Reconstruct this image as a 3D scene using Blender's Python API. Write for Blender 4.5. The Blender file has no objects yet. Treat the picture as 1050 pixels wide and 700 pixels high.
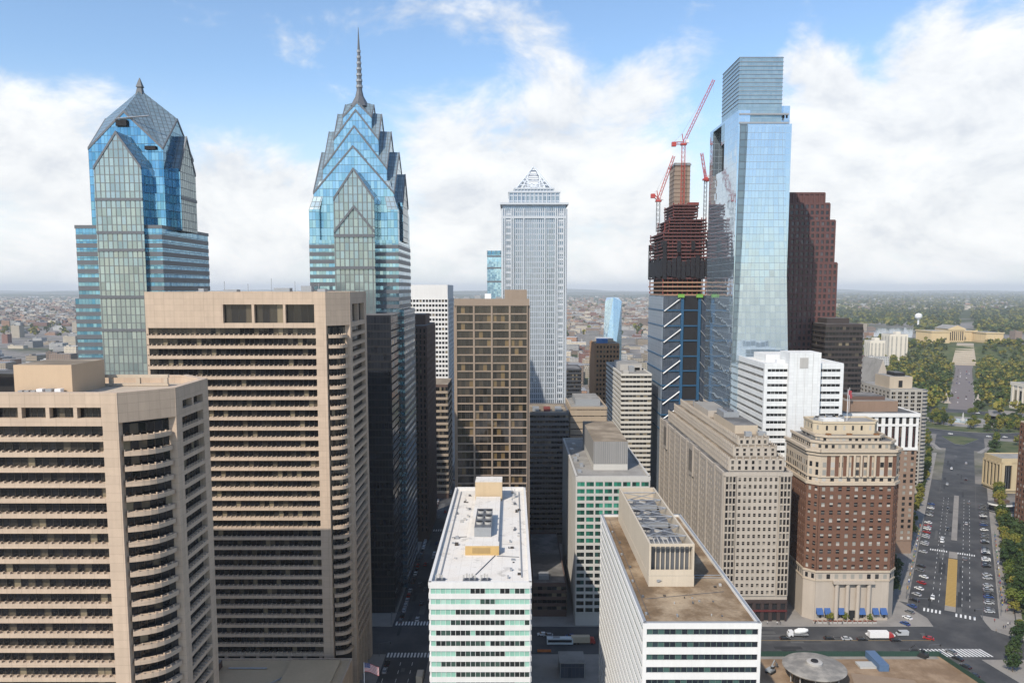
import bpy, math, random
from math import sin, cos, tan, pi, sqrt, atan2, radians as rad
from mathutils import Vector, Matrix
random.seed(7)
SC = bpy.context.scene
COL = SC.collection
V = Vector

# ------------------------------------------------------------------ camera
CAMZ = 157.0; F = 800.0; HOR = 296.0; PITCH = rad(5.7)
VC = HOR + F * tan(PITCH)
cd = bpy.data.cameras.new('camera'); cam = bpy.data.objects.new('camera', cd); COL.objects.link(cam)
cam.location = (0, 0, CAMZ); cam.rotation_euler = (pi / 2 - PITCH, 0, 0)
cd.sensor_width = 36; cd.lens = 36 * F / 1050.0; cd.shift_y = (VC - 350.0) / 1050.0
cd.clip_start = 1; cd.clip_end = 120000
SC.camera = cam

# ------------------------------------------------------------------ light and sky
SUN_A = rad(32)      # to the left of straight behind the camera
SUN_E = rad(42)
to_sun = V((-sin(SUN_A) * cos(SUN_E), -cos(SUN_A) * cos(SUN_E), sin(SUN_E)))
sl = bpy.data.lights.new('sun', 'SUN'); so = bpy.data.objects.new('sun', sl); COL.objects.link(so)
sl.energy = 4.8; sl.angle = rad(0.5); sl.color = (1.0, 0.92, 0.81)
so.rotation_euler = to_sun.to_track_quat('Z', 'Y').to_euler(); so.location = (-300, -400, 600)
SC.view_settings.view_transform = 'Standard'; SC.view_settings.look = 'None'
SC.view_settings.gamma = 1.0; SC.view_settings.use_curve_mapping = False
SC.view_settings.exposure = 0.0
CY = SC.cycles
CY.max_bounces = 6; CY.diffuse_bounces = 3; CY.glossy_bounces = 3; CY.transmission_bounces = 2; CY.volume_bounces = 0
CY.caustics_reflective = False; CY.caustics_refractive = False
CY.sample_clamp_indirect = 6.0

class NT:
    """small helper to write node trees as expressions"""
    def __init__(s, tree): s.t = tree; s.N = tree.nodes; s.L = tree.links
    def node(s, typ, ins=None, **kw):
        n = s.N.new(typ)
        for k, v in kw.items(): setattr(n, k, v)
        for k, v in (ins or {}).items(): s.put(n.inputs[k], v)
        return n
    def put(s, sock, v):
        if isinstance(v, bpy.types.NodeSocket): s.L.new(v, sock)
        else:
            if sock.type == 'RGBA' and not isinstance(v, (int, float)) and len(v) == 3: v = (*v, 1)
            sock.default_value = v
    def math(s, op, a, b=0.0, c=0.0, clamp=False):
        n = s.N.new('ShaderNodeMath'); n.operation = op; n.use_clamp = clamp
        s.put(n.inputs[0], a); s.put(n.inputs[1], b); s.put(n.inputs[2], c)
        return n.outputs[0]
    def vmath(s, op, a, b=(0, 0, 0)):
        n = s.N.new('ShaderNodeVectorMath'); n.operation = op
        s.put(n.inputs[0], a); s.put(n.inputs[1], b)
        return n.outputs['Value'] if op in ('DISTANCE', 'LENGTH', 'DOT_PRODUCT') else n.outputs[0]
    def mix(s, f, a, b, blend='MIX'):
        n = s.N.new('ShaderNodeMix'); n.data_type = 'RGBA'; n.blend_type = blend
        s.put(n.inputs[0], f); s.put(n.inputs[6], a); s.put(n.inputs[7], b)
        return n.outputs[2]
    def smooth(s, v, lo, hi, a=0.0, b=1.0):
        n = s.N.new('ShaderNodeMapRange'); n.interpolation_type = 'SMOOTHSTEP'
        for k, x in enumerate((v, lo, hi, a, b)): s.put(n.inputs[k], x)
        return n.outputs[0]
    def noise(s, vec, scale, detail=4, rough=0.55, dist=0.0, dims='3D'):
        n = s.node('ShaderNodeTexNoise', {'Vector': vec, 'Scale': scale, 'Detail': detail, 'Roughness': rough, 'Distortion': dist}, noise_dimensions=dims)
        return n.outputs[0]
    def ramp(s, f, stops, interp='LINEAR'):
        n = s.N.new('ShaderNodeValToRGB'); n.color_ramp.interpolation = interp
        el = n.color_ramp.elements
        while len(el) < len(stops): el.new(0.5)
        for e, (p, c) in zip(el, stops): e.position = p; e.color = (*c, 1)
        s.put(n.inputs[0], f); return n.outputs[0]

world = bpy.data.worlds.new('World'); SC.world = world; world.use_nodes = True
world.node_tree.nodes.clear()
w = NT(world.node_tree)
def direction(u, v):
    X = (u - 525) / F; y = (VC - v) / F
    return V((X, cos(PITCH) + y * sin(PITCH), -sin(PITCH) + y * cos(PITCH))).normalized()
sky = w.node('ShaderNodeTexSky', sky_type='NISHITA', sun_disc=False, sun_elevation=SUN_E, altitude=100, air_density=1.0, dust_density=0.6, ozone_density=2.0)
sky.sun_rotation = atan2(to_sun.x, to_sun.y)
dirv = w.node('ShaderNodeTexCoord').outputs['Generated']
sep = w.node('ShaderNodeSeparateXYZ', {0: dirv})
z = sep.outputs[2]
wob = w.node('ShaderNodeTexNoise', {'Vector': dirv, 'Scale': 5.0, 'Detail': 5.0, 'Roughness': 0.6})
warp = w.vmath('MULTIPLY', w.vmath('SUBTRACT', wob.outputs['Color'], (0.5, 0.5, 0.5)), (0.16, 0.16, 0.13))
dw = w.vmath('ADD', dirv, warp)
# cloud masses: (centre of mass in the sky as seen from the tower, horizontal and vertical angular half-size, weight)
CLOUDS = [((30, 130), .13, .07, .62), ((60, 240), .26, .09, .62), ((235, 235), .16, .09, .58), ((345, 60), .08, .06, .34), ((300, 50), .03, .02, .2), ((545, 45), .07, .045, .46), ((440, 15), .10, .03, .34),
          ((440, 120), .09, .06, .40), ((275, 185), .10, .07, .40), ((475, 190), .12, .10, .56), ((610, 135), .10, .085, .86), ((575, 240), .22, .09, .62), ((680, 75), .06, .04, .34), ((870, 150), .16, .09, .78), ((1000, 150), .14, .10, .72),
          ((1010, 20), .10, .05, .56), ((930, 250), .28, .09, .72), ((835, 75), .05, .05, .42), ((755, 30), .10, .03, .16)]
acc = None
for (u, v), sx, sz, wt in CLOUDS:
    d0 = direction(u, v)
    k = (1 / sx, 1 / sx, 1 / sz)
    dist = w.vmath('DISTANCE', w.vmath('MULTIPLY', dw, k), (d0.x / sx, d0.y / sx, d0.z / sz))
    g_ = w.smooth(dist, 0.25, 1.5, wt, 0.0)
    acc = g_ if acc is None else w.math('ADD', acc, g_)
stretch = w.vmath('MULTIPLY', dirv, (1, 1, 1.7))
n1 = w.noise(stretch, 7.0, 8, 0.62, 0.3)
n2 = w.noise(w.vmath('ADD', stretch, (-0.008, 0.0, 0.045)), 7.0, 8, 0.62, 0.3)
back = w.smooth(sep.outputs[1], 0.35, -0.1, 0.0, 0.12)     # thin broken cloud over the rest of the sky dome
dens = w.math('ADD', w.math('MULTIPLY', n1, 1.7), w.math('ADD', acc, back))
alpha = w.smooth(dens, 1.08, 1.62)
shade = w.math('SUBTRACT', n1, n2)
cl = w.ramp(w.math('MULTIPLY_ADD', shade, 2.8, 0.52, True), [(0.0, (7.7, 8.0, 8.5)), (0.42, (9.3, 9.45, 9.6)), (1.0, (11.0, 11.0, 10.9))])
veil = w.math('MULTIPLY', w.smooth(z, 0.26, 0.0), w.smooth(sep.outputs[1], -0.1, 0.5, 0.35, 0.80))
base = w.mix(veil, w.mix(1.0, sky.outputs[0], (1.8, 1.9, 1.95), 'MULTIPLY'), (8.5, 8.9, 9.4))
col = w.mix(w.math('MULTIPLY', alpha, 0.93), base, cl)
bg = w.node('ShaderNodeBackground', {'Color': col, 'Strength': 0.1})
w.L.new(bg.outputs[0], w.node('ShaderNodeOutputWorld').inputs[0])

# ------------------------------------------------------------------ projection helpers (photograph pixel -> place in the world)
def at(u, v, Y):
    X = (u - 525) / F; y = (VC - v) / F
    dy = cos(PITCH) + y * sin(PITCH); dz = -sin(PITCH) + y * cos(PITCH); t = Y / dy
    return V((X * t, Y, CAMZ + dz * t))
def on(u, v, zz=0.0):
    X = (u - 525) / F; y = (VC - v) / F
    dy = cos(PITCH) + y * sin(PITCH); dz = -sin(PITCH) + y * cos(PITCH); t = (zz - CAMZ) / dz
    return V((X * t, dy * t, zz))
def seen(p):
    """rough pixel of a world point"""
    d = p - V((0, 0, CAMZ)); yc = d.y * cos(PITCH) - d.z * sin(PITCH)
    if yc < 1: return None
    zc = d.y * sin(PITCH) + d.z * cos(PITCH)
    return (525 + F * d.x / yc, VC - F * zc / yc)

# ------------------------------------------------------------------ materials
MATS = {}
def new_mat(name):
    m = bpy.data.materials.new(name); m.use_nodes = True; m.node_tree.nodes.clear(); t = NT(m.node_tree)
    b = t.node('ShaderNodeBsdfPrincipled'); o = t.node('ShaderNodeOutputMaterial'); t.L.new(b.outputs[0], o.inputs[0])
    MATS[name] = m
    return m, t, b
def stone(name, c, rough=0.85, var=0.18, scale=0.12, streak=0.25, spec=0.3, metal=0.0, c2=None, joint=0.0, seam=0.0):
    """weathered masonry, concrete, paint: large and fine mottling plus vertical rain streaks"""
    m, t, b = new_mat(name)
    pos = t.node('ShaderNodeNewGeometry').outputs['Position']
    a = t.noise(pos, scale, 5, 0.6)
    f = t.noise(pos, scale * 14, 3, 0.6)
    s = t.noise(t.vmath('MULTIPLY', pos, (1.1, 1.1, 0.05)), 0.8, 4, 0.65)
    k = t.math('ADD', t.math('MULTIPLY', t.math('SUBTRACT', a, 0.5), 2 * var), t.math('MULTIPLY', t.math('SUBTRACT', f, 0.5), var))
    k = t.math('ADD', k, t.math('MULTIPLY', t.math('SUBTRACT', s, 0.5), streak))
    k = t.math('ADD', k, 1.0)
    if seam:                                               # laps of the roofing sheets and ponding stains
        ps = t.node('ShaderNodeSeparateXYZ', {0: pos})
        ln = t.math('MAXIMUM', t.math('LESS_THAN', t.math('FRACT', t.math('DIVIDE', ps.outputs[0], seam)), .05), t.math('LESS_THAN', t.math('FRACT', t.math('DIVIDE', ps.outputs[1], seam * 5)), .012))
        k = t.math('MULTIPLY', k, t.math('MULTIPLY_ADD', ln, -.13, 1.0))
        pond = t.noise(pos, .22, 5, .7, .6); k = t.math('MULTIPLY', k, t.smooth(pond, .54, .66, 1.0, .74))
    if joint:                                              # cladding panel joints
        ps = t.node('ShaderNodeSeparateXYZ', {0: pos}); q = t.math('ADD', ps.outputs[0], t.math('MULTIPLY', ps.outputs[1], 1.003))
        ln = t.math('MAXIMUM', t.math('LESS_THAN', t.math('FRACT', t.math('DIVIDE', q, joint)), .035), t.math('LESS_THAN', t.math('FRACT', t.math('DIVIDE', ps.outputs[2], joint * .6)), .045))
        pid = t.node('ShaderNodeTexWhiteNoise', {'Vector': t.node('ShaderNodeCombineXYZ', {0: t.math('FLOOR', t.math('DIVIDE', q, joint)), 1: t.math('FLOOR', t.math('DIVIDE', ps.outputs[2], joint * .6))}).outputs[0]}, noise_dimensions='2D').outputs[0]
        k = t.math('MULTIPLY', k, t.math('MULTIPLY_ADD', ln, -.22, 1.0)); k = t.math('MULTIPLY', k, t.math('MULTIPLY_ADD', pid, .08, .96))
    cc = t.mix(t.smooth(a, 0.4, 0.65), c, c2) if c2 else c
    n = t.node('ShaderNodeVectorMath', {0: cc if c2 else c, 1: t.node('ShaderNodeCombineXYZ', {0: k, 1: k, 2: k}).outputs[0]}, operation='MULTIPLY')
    t.put(b.inputs['Base Color'], n.outputs[0])
    t.put(b.inputs['Roughness'], rough); t.put(b.inputs['Metallic'], metal); t.put(b.inputs['Specular IOR Level'], spec)
    return m
def pane(name, stops, rough=0.06, spec=0.5, metal=0.0, interp='CONSTANT'):
    """window glass whose tone (blinds, dark rooms) differs from pane to pane"""
    m, t, b = new_mat(name)
    r = t.math('FRACT', t.math('ADD', t.node('ShaderNodeNewGeometry').outputs['Random Per Island'], t.node('ShaderNodeObjectInfo').outputs['Random']))
    t.put(b.inputs['Base Color'], t.ramp(r, stops, interp))
    t.put(b.inputs['Roughness'], rough); t.put(b.inputs['Specular IOR Level'], spec); t.put(b.inputs['Metallic'], metal)
    wn = t.node('ShaderNodeTexWhiteNoise', {'W': r}, noise_dimensions='1D').outputs['Color']
    nrm = t.vmath('NORMALIZE', t.vmath('ADD', t.node('ShaderNodeNewGeometry').outputs['Normal'], t.vmath('MULTIPLY', t.vmath('SUBTRACT', wn, (.5, .5, .5)), (.03, .03, .03))))
    t.put(b.inputs['Normal'], nrm)
    return m
def curtain(name, c1, c2, frame, pw=1.5, ph=3.9, lw=0.10, lh=0.12, metal=0.7, rough=0.08, tilt=0.03, spandrel=None, sp_h=0.0, wave=0.02):
    """curtain walling: panels with their own tint and tilt, mullions, optional spandrel row; laid out in metres along the facade (UV)"""
    m, t, b = new_mat(name)
    uv = t.node('ShaderNodeUVMap').outputs[0]
    q = t.vmath('DIVIDE', uv, (pw, ph, 1))
    cell = t.vmath('FLOOR', q); fr = t.vmath('FRACTION', q)
    wn = t.node('ShaderNodeTexWhiteNoise', {'Vector': cell}, noise_dimensions='2D')
    s = t.node('ShaderNodeSeparateXYZ', {0: fr})
    line = t.math('MAXIMUM', t.math('LESS_THAN', s.outputs[0], lw / pw), t.math('LESS_THAN', s.outputs[1], lh / ph))
    big = t.noise(t.vmath('MULTIPLY', uv, (1, 1, 0)), 0.03, 3)
    cc = t.mix(t.math('ADD', t.math('MULTIPLY', wn.outputs[0], 0.7), t.math('MULTIPLY', t.math('SUBTRACT', big, 0.35), 0.9), 0, True), c1, c2)
    if spandrel: cc = t.mix(t.math('LESS_THAN', s.outputs[1], sp_h / ph), cc, spandrel)
    cc = t.mix(line, cc, frame)
    t.put(b.inputs['Base Color'], cc)
    t.put(b.inputs['Metallic'], t.math('MULTIPLY_ADD', line, -metal * 0.7, metal))
    t.put(b.inputs['Roughness'], t.math('MULTIPLY_ADD', line, 0.4, rough))
    wv = t.node('ShaderNodeTexNoise', {'Vector': t.vmath('MULTIPLY', uv, (.15, .1, 0)), 'Scale': 1.0, 'Detail': 2.0}).outputs['Color']
    off = t.vmath('ADD', t.vmath('MULTIPLY', t.vmath('SUBTRACT', wn.outputs['Color'], (.5, .5, .5)), (tilt,) * 3), t.vmath('MULTIPLY', t.vmath('SUBTRACT', wv, (.5, .5, .5)), (wave,) * 3))
    t.put(b.inputs['Normal'], t.vmath('NORMALIZE', t.vmath('ADD', t.node('ShaderNodeNewGeometry').outputs['Normal'], off)))
    return m
def paint(name, c, rough=0.4, metal=0.0):
    m, t, b = new_mat(name)
    f = t.noise(t.node('ShaderNodeNewGeometry').outputs['Position'], 1.3, 3)
    k = t.math('MULTIPLY_ADD', f, 0.3, 0.85)
    n = t.node('ShaderNodeVectorMath', {0: c, 1: t.node('ShaderNodeCombineXYZ', {0: k, 1: k, 2: k}).outputs[0]}, operation='MULTIPLY')
    t.put(b.inputs['Base Color'], n.outputs[0]); t.put(b.inputs['Roughness'], rough); t.put(b.inputs['Metallic'], metal)
    return m
def leafy(name, stops, amount=0.25):
    m, t, b = new_mat(name)
    r = t.math('FRACT', t.math('ADD', t.math('MULTIPLY', t.node('ShaderNodeNewGeometry').outputs['Random Per Island'], amount), t.node('ShaderNodeObjectInfo').outputs['Random']))
    big = t.noise(t.node('ShaderNodeNewGeometry').outputs['Position'], 0.02, 3)
    f = t.math('ADD', t.math('MULTIPLY', r, 0.6), t.math('MULTIPLY', big, 0.4))
    t.put(b.inputs['Base Color'], t.ramp(f, stops)); t.put(b.inputs['Roughness'], 0.7); t.put(b.inputs['Specular IOR Level'], 0.2)
    return m

# ------------------------------------------------------------------ mesh builder
class MB:
    def __init__(s): s.v = []; s.f = []; s.uv = []; s.mi = []; s.mats = []; s.pc = []
    def slot(s, m):
        if m not in s.mats: s.mats.append(m)
        return s.mats.index(m)
    def face(s, pts, m, uv=None):
        s.pc.append((len(s.v), len(s.f), len(s.uv)))
        i = len(s.v); s.v.extend([tuple(p) for p in pts]); s.f.append(tuple(range(i, i + len(pts)))); s.mi.append(s.slot(m))
        if uv is None:
            a = V(pts[1]) - V(pts[0]); n = a.cross(V(pts[-1]) - V(pts[0]))
            if n.length > 1e-9 and a.length > 1e-9:
                n.normalize()
                h = V((0, 0, 1)).cross(n)
                h = h.normalized() if h.length > .05 else V((1, 0, 0))
                k = n.cross(h)
                uv = [(V(p).dot(h), V(p).dot(k)) for p in pts]
            else: uv = [(0, 0)] * len(pts)
        s.uv.extend(uv)
    def hexa(s, b, t, m, bottom=True):
        """closed shape between two loops of equal length (counter-clockwise from above)"""
        n = len(b); i = len(s.v); k = s.slot(m); s.pc.append((len(s.v), len(s.f), len(s.uv)))
        s.v.extend([tuple(p) for p in b]); s.v.extend([tuple(p) for p in t])
        run = 0.0
        for j in range(n):
            q = (j + 1) % n; L = (V(b[q]) - V(b[j])).length
            s.f.append((i + j, i + q, i + n + q, i + n + j)); s.mi.append(k)
            zb, zt = b[j][2], t[j][2]
            s.uv.extend([(run, zb), (run + L, zb), (run + L, zt), (run, zt)]); run += L
        s.f.append(tuple(i + n + j for j in range(n))); s.mi.append(k); s.uv.extend([(p[0], p[1]) for p in t])
        if bottom:
            s.f.append(tuple(i + n - 1 - j for j in range(n))); s.mi.append(k); s.uv.extend([(p[0], p[1]) for p in reversed(b)])
    def prism(s, poly, z0, z1, m, top=None, bottom=True):
        s.hexa([(p[0], p[1], z0) for p in poly], [(p[0], p[1], z1) for p in poly], m, bottom)
        if top: s.mi[-2 if bottom else -1] = s.slot(top)
    def box(s, x0, y0, z0, x1, y1, z1, m, top=None):
        s.prism([(x0, y0), (x1, y0), (x1, y1), (x0, y1)], z0, z1, m, top)
    def bar(s, a, b, r, m, n=4, r2=None):
        a = V(a); b = V(b); d = (b - a).normalized()
        x = d.orthogonal().normalized() if abs(d.z) < .99 else V((1, 0, 0)); y = d.cross(x)
        r2 = r if r2 is None else r2
        lo = [a + (x * cos(2 * pi * (j + .5) / n) + y * sin(2 * pi * (j + .5) / n)) * r for j in range(n)]
        hi = [b + (x * cos(2 * pi * (j + .5) / n) + y * sin(2 * pi * (j + .5) / n)) * r2 for j in range(n)]
        s.hexa(lo, hi, m)
    def fbox(s, fr, s0, s1, z0, z1, d0, d1, m):
        s.hexa([fr.p(s0, z0, d1), fr.p(s1, z0, d1), fr.p(s1, z0, d0), fr.p(s0, z0, d0)],
               [fr.p(s0, z1, d1), fr.p(s1, z1, d1), fr.p(s1, z1, d0), fr.p(s0, z1, d0)], m)
    def take(s, ids):
        t = MB(); ends = s.pc[1:] + [(len(s.v), len(s.f), len(s.uv))]
        for i in ids:
            a, e = s.pc[i], ends[i]; o = len(t.v) - a[0]
            t.v.extend(s.v[a[0]:e[0]]); t.uv.extend(s.uv[a[2]:e[2]])
            for f, k in zip(s.f[a[1]:e[1]], s.mi[a[1]:e[1]]): t.f.append(tuple(j + o for j in f)); t.mi.append(t.slot(s.mats[k]))
        return t
    def mesh(s, name, off=(0, 0, 0), smooth=False):
        me = bpy.data.meshes.new(name); o = V(off)
        me.from_pydata([tuple(V(p) - o) for p in s.v], [], s.f)
        for m in s.mats: me.materials.append(m)
        me.polygons.foreach_set('material_index', s.mi)
        ul = me.uv_layers.new(name='UVMap')
        ul.data.foreach_set('uv', [c for q in s.uv for c in q])
        if smooth: me.polygons.foreach_set('use_smooth', [True] * len(s.f))
        me.update()
        return me
    def build(s, name, parent=None, off=(0, 0, 0), smooth=False):
        o = bpy.data.objects.new(name, s.mesh(name, off, smooth)); COL.objects.link(o)
        if parent is not None: o.parent = parent
        return o
class Fr:
    """facade frame: s runs along the wall, z up, d outwards; walls run counter-clockwise round the plan"""
    def __init__(s, a, b):
        s.a = V((a[0], a[1])); b = V((b[0], b[1])); s.L = (b - s.a).length; s.d = (b - s.a) / s.L; s.n = V((s.d.y, -s.d.x))
    def p(s, q, z, d): r = s.a + s.d * q + s.n * d; return (r.x, r.y, z)
def rect(x0, y0, x1, y1): return [(x0, y0), (x1, y0), (x1, y1), (x0, y1)]
def frames(poly): return [Fr(poly[i], poly[(i + 1) % len(poly)]) for i in range(len(poly))]
def grow(poly, d):
    n = len(poly); out = []
    for i in range(n):
        a = Fr(poly[i - 1], poly[i]); b = Fr(poly[i], poly[(i + 1) % n])
        k = 1 + a.n.dot(b.n); o = (a.n + b.n) * (d / max(k, .2))
        out.append((poly[i][0] + o.x, poly[i][1] + o.y))
    return out

def tag(o, label=None, cat=None, group=None, kind=None):
    if label: o['label'] = label
    if cat: o['category'] = cat
    if group: o['group'] = group
    if kind: o['kind'] = kind
    return o
def thing(name, label, cat, loc=(0, 0, 0), group=None, rz=0.0):
    o = bpy.data.objects.new(name, None); COL.objects.link(o); o.location = loc; o.rotation_euler = (0, 0, rz); o.empty_display_size = 2
    return tag(o, label, cat, group)
def structure(name, mb, smooth=False):
    return tag(mb.build(name, smooth=smooth), kind='structure')
def copy_thing(o, parent=None):
    c = o.copy(); COL.objects.link(c)
    if parent: c.parent = parent
    for ch in o.children: copy_thing(ch, c)
    return c

WCACHE = {}
def window_into(mb, P, w_, h_, nm, glass, frame, fw=0.12, nh=0):
    """panes between mullions; P(s, z, d) gives the point"""
    cw = w_ / (nm + 1); chh = h_ / (nh + 1)
    for i in range(nm + 1):
        for j in range(nh + 1):
            mb.face([P(i * cw, j * chh, .02), P((i + 1) * cw, j * chh, .02), P((i + 1) * cw, (j + 1) * chh, .02), P(i * cw, (j + 1) * chh, .02)], glass)
    if frame is None: return
    def bar(s0, s1, z0, z1, d):
        mb.hexa([P(s0, z0, d), P(s1, z0, d), P(s1, z0, 0), P(s0, z0, 0)], [P(s0, z1, d), P(s1, z1, d), P(s1, z1, 0), P(s0, z1, 0)], frame)
    for i in range(1, nm + 1): bar(i * cw - fw / 2, i * cw + fw / 2, 0, h_, .10)
    for j in range(1, nh + 1): bar(0, w_, j * chh - fw / 2, j * chh + fw / 2, .085)
SPLIT = {'column', 'finial', 'antenna', 'band', 'bay_band', 'steel_frame', 'corner_turret', 'turret_cap', 'corner_pier', 'brace', 'cornice', 'blue_column', 'balcony', 'stored_material', 'floor_slab', 'spandrel', 'rib', 'balcony_stack', 'crown_rib', 'brick_panel', 'mullion', 'white_band', 'crown_rail', 'floor_line', 'roof_truss', 'tower_fin', 'corner_strip'}
def build_split(mb, name, parent, off, limit=98):
    """every piece of a repeated part an object of its own, the largest in view first"""
    ends = mb.pc[1:] + [(len(mb.v), 0, 0)]; sc = []
    for i, (a, e) in enumerate(zip(mb.pc, ends)):
        P = [V(p) for p in mb.v[a[0]:e[0]]]; c = sum(P, V()) / len(P); sz = max((p - c).length for p in P); px = seen(c)
        ok = px and -60 < px[0] < 1110 and -60 < px[1] < 760
        sc.append((sz / (c - V((0, 0, CAMZ))).length if ok else 0, i))
    sc.sort(reverse=True); ids = [i for _, i in sc]
    if len(ids) <= 100: limit = 100
    for i in ids[:limit]: mb.take([i]).build(name, parent, off)
    if ids[limit:]: mb.take(sorted(ids[limit:])).build(name, parent, off)['kind'] = 'stuff'
class Bld:
    def __init__(s, name, label, cat, loc, group=None):
        s.loc = V((loc[0], loc[1], loc[2] if len(loc) > 2 else 0)); s.root = thing(name, label, cat, s.loc, group)
        s.parts = {}; s.wins = []
    def mb(s, part='wall'):
        if part not in s.parts: s.parts[part] = MB()
        return s.parts[part]
    def sub(s, name, mb, label=None, parent=None, smooth=False):
        if name in SPLIT: return build_split(mb, name, parent or s.root, s.loc)
        o = mb.build(name, parent or s.root, s.loc, smooth)
        if label: o['label'] = label
        return o
    def win(s, fr, q, z, d, w_, h_, nm, glass, frame, name='window', fw=0.12, nh=0): s.wins.append((fr, q, z, d, w_, h_, nm, glass, frame, name, fw, nh))
    def grid(s, fr, z0, z1, nb, nf, ww, wh, glass, wall, dep=0.35, nm=1, frame=None, s0=0.0, s1=None, part='wall', sill=0.0, fw=.12, skip=None, pier_out=0.04, pier=None, name='window', nh=0):
        """punched or gridded openings with real piers and spandrels in front of the glass"""
        m = s.mb(part); s1 = fr.L if s1 is None else s1
        bw = (s1 - s0) / nb; fh = (z1 - z0) / nf; pw = bw - ww; sh = fh - wh
        for i in range(nb + 1):
            a = s0 + i * bw - pw / 2; b_ = a + pw
            a = max(a, s0 - .001); b_ = min(b_, s1 + .001)
            m.fbox(fr, a, b_, z0, z1, -.02, dep + pier_out, pier or wall)
        for k in range(nf + 1):
            a = z0 + k * fh - sh / 2 + sill; b_ = a + sh
            m.fbox(fr, s0, s1, max(a, z0), min(b_, z1), -.02, dep, wall)
        for k in range(nf):
            for i in range(nb):
                if skip and skip(i, k): continue
                s.win(fr, s0 + i * bw + pw / 2, z0 + k * fh + sh / 2 + sill, 0, ww, wh, nm, glass, frame, name, fw, nh)
    def ribbon(s, fr, z0, z1, nf, sh, glass, wall, dep=0.5, bay=1.6, frame=None, s0=0.0, s1=None, part='wall', tab=0.0, tabw=.5, fw=.12, name='window', first=True):
        m = s.mb(part); s1 = fr.L if s1 is None else s1; fh = (z1 - z0) / nf; nm = max(0, round((s1 - s0) / bay) - 1)
        for k in range(nf):
            a = z0 + k * fh
            m.fbox(fr, s0, s1, a, a + sh, -.02, dep, wall)
            if tab:
                c = (s1 - s0) / (nm + 1)
                for i in range(nm + 2): 
                    q = s0 + i * c
                    m.fbox(fr, max(s0, q - tabw / 2), min(s1, q + tabw / 2), a + sh + .004, a + sh + tab, dep * .45, dep - .06, wall)
            s.win(fr, s0, a + sh, 0, s1 - s0, fh - sh, nm, glass, frame, name, fw)
    def finish(s, vis=(0, 0, 1050, 700), limit=98, smooth=()):
        for n, mb in s.parts.items():
            if mb.f and n in SPLIT: build_split(mb, n, s.root, s.loc)
            elif mb.f: mb.build(n, s.root, s.loc, n in smooth)
        score = {}
        for i, (fr, q, z_, d, w_, h_, *r) in enumerate(s.wins):
            c = V(fr.p(q + w_ / 2, z_ + h_ / 2, d)); n = V((fr.n.x, fr.n.y, 0)); dv = V((0, 0, CAMZ)) - c
            px = seen(c); a = w_ * h_ * n.dot(dv) / dv.length ** 3
            if px is None or not (vis[0] <= px[0] <= vis[2] and vis[1] <= px[1] <= vis[3]): a = min(a, 0) if a < 0 else -1
            score[i] = a
        names = sorted({r[-3] for *_, in [()] for r in s.wins})
        for nm_ in names:
            ids = sorted([i for i in range(len(s.wins)) if s.wins[i][9] == nm_], key=lambda i: -score[i])
            single = [i for i in ids if score[i] > 0][:limit]
            rest = [i for i in ids if i not in set(single)]
            for i in single:
                fr, q, z_, d, w_, h_, nm, glass, frame, name, fw, nh = s.wins[i]
                key = (round(w_, 3), round(h_, 3), nm, glass.name, frame.name if frame else '', fw, nh, name)
                if key not in WCACHE:
                    t = MB(); window_into(t, lambda a, b, c: (a, -c, b), w_, h_, nm, glass, frame, fw, nh); WCACHE[key] = t.mesh(name)
                o = bpy.data.objects.new(name, WCACHE[key]); COL.objects.link(o); o.parent = s.root
                o.location = V(fr.p(q, z_, d)) - s.loc; o.rotation_euler = (0, 0, atan2(fr.d.y, fr.d.x))
            if rest:
                t = MB()
                for i in rest:
                    fr, q, z_, d, w_, h_, nm, glass, frame, name, fw, nh = s.wins[i]
                    window_into(t, lambda a, b, c: fr.p(q + a, z_ + b, d + c), w_, h_, nm, glass, frame, fw, nh)
                o = t.build(nm_, s.root, s.loc)
                if len(rest) + len(single) > 100: o['kind'] = 'stuff'
        return s.root

# ------------------------------------------------------------------ materials used
BEIGE = stone('beige_precast', (.48, .37, .275), var=.14, scale=.05, streak=.32, joint=3.6)
BEIGE2 = stone('beige_roof_gravel', (.46, .38, .29), var=.2, scale=.08, streak=0)
DARKIN = stone('dark_recess', (.022, .022, .024), var=.1, spec=.2)
GLASSDK = pane('dark_office_glass', [(0, (.008, .009, .011)), (.5, (.014, .015, .018)), (.74, (.035, .032, .028)), (.87, (.09, .075, .055)), (.95, (.20, .165, .11))])
BRONZE = paint('bronze_mullion', (.05, .04, .032), .4)
STEEL = paint('grey_metal', (.32, .33, .34), .45, .3)
WHITEM = paint('white_metal', (.7, .7, .7), .45)
ROOFW = stone('white_roof_membrane', (.66, .65, .62), var=.16, scale=.09, streak=0, c2=(.6, .58, .54), seam=3.1)
ROOFT = stone('tan_gravel_roof', (.21, .165, .115), var=.45, scale=.07, streak=0, c2=(.30, .245, .18))
ROOFD = stone('dark_tar_roof', (.10, .098, .095), var=.35, scale=.08, streak=0, c2=(.19, .18, .17))
ROOFG = stone('grey_gravel_roof', (.30, .285, .26), var=.3, scale=.08, streak=0, c2=(.2, .19, .175))
WHITEP = stone('white_panel', (.66, .65, .625), var=.06, scale=.06, streak=.16)
CONC = stone('concrete', (.40, .385, .36), var=.14, scale=.08, streak=.22)
TANC = stone('tan_concrete', (.33, .265, .20), var=.14, scale=.08, streak=.2)
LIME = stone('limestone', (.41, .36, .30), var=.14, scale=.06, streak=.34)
LIMED = stone('shade_darkened_limestone', (.34, .30, .255), var=.14, scale=.06, streak=.34)  # limestone with the side walls' shade put into its colour; also window bars, statues
CREAM = stone('cream_terracotta', (.45, .375, .285), var=.12, scale=.09, streak=.22)
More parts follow.
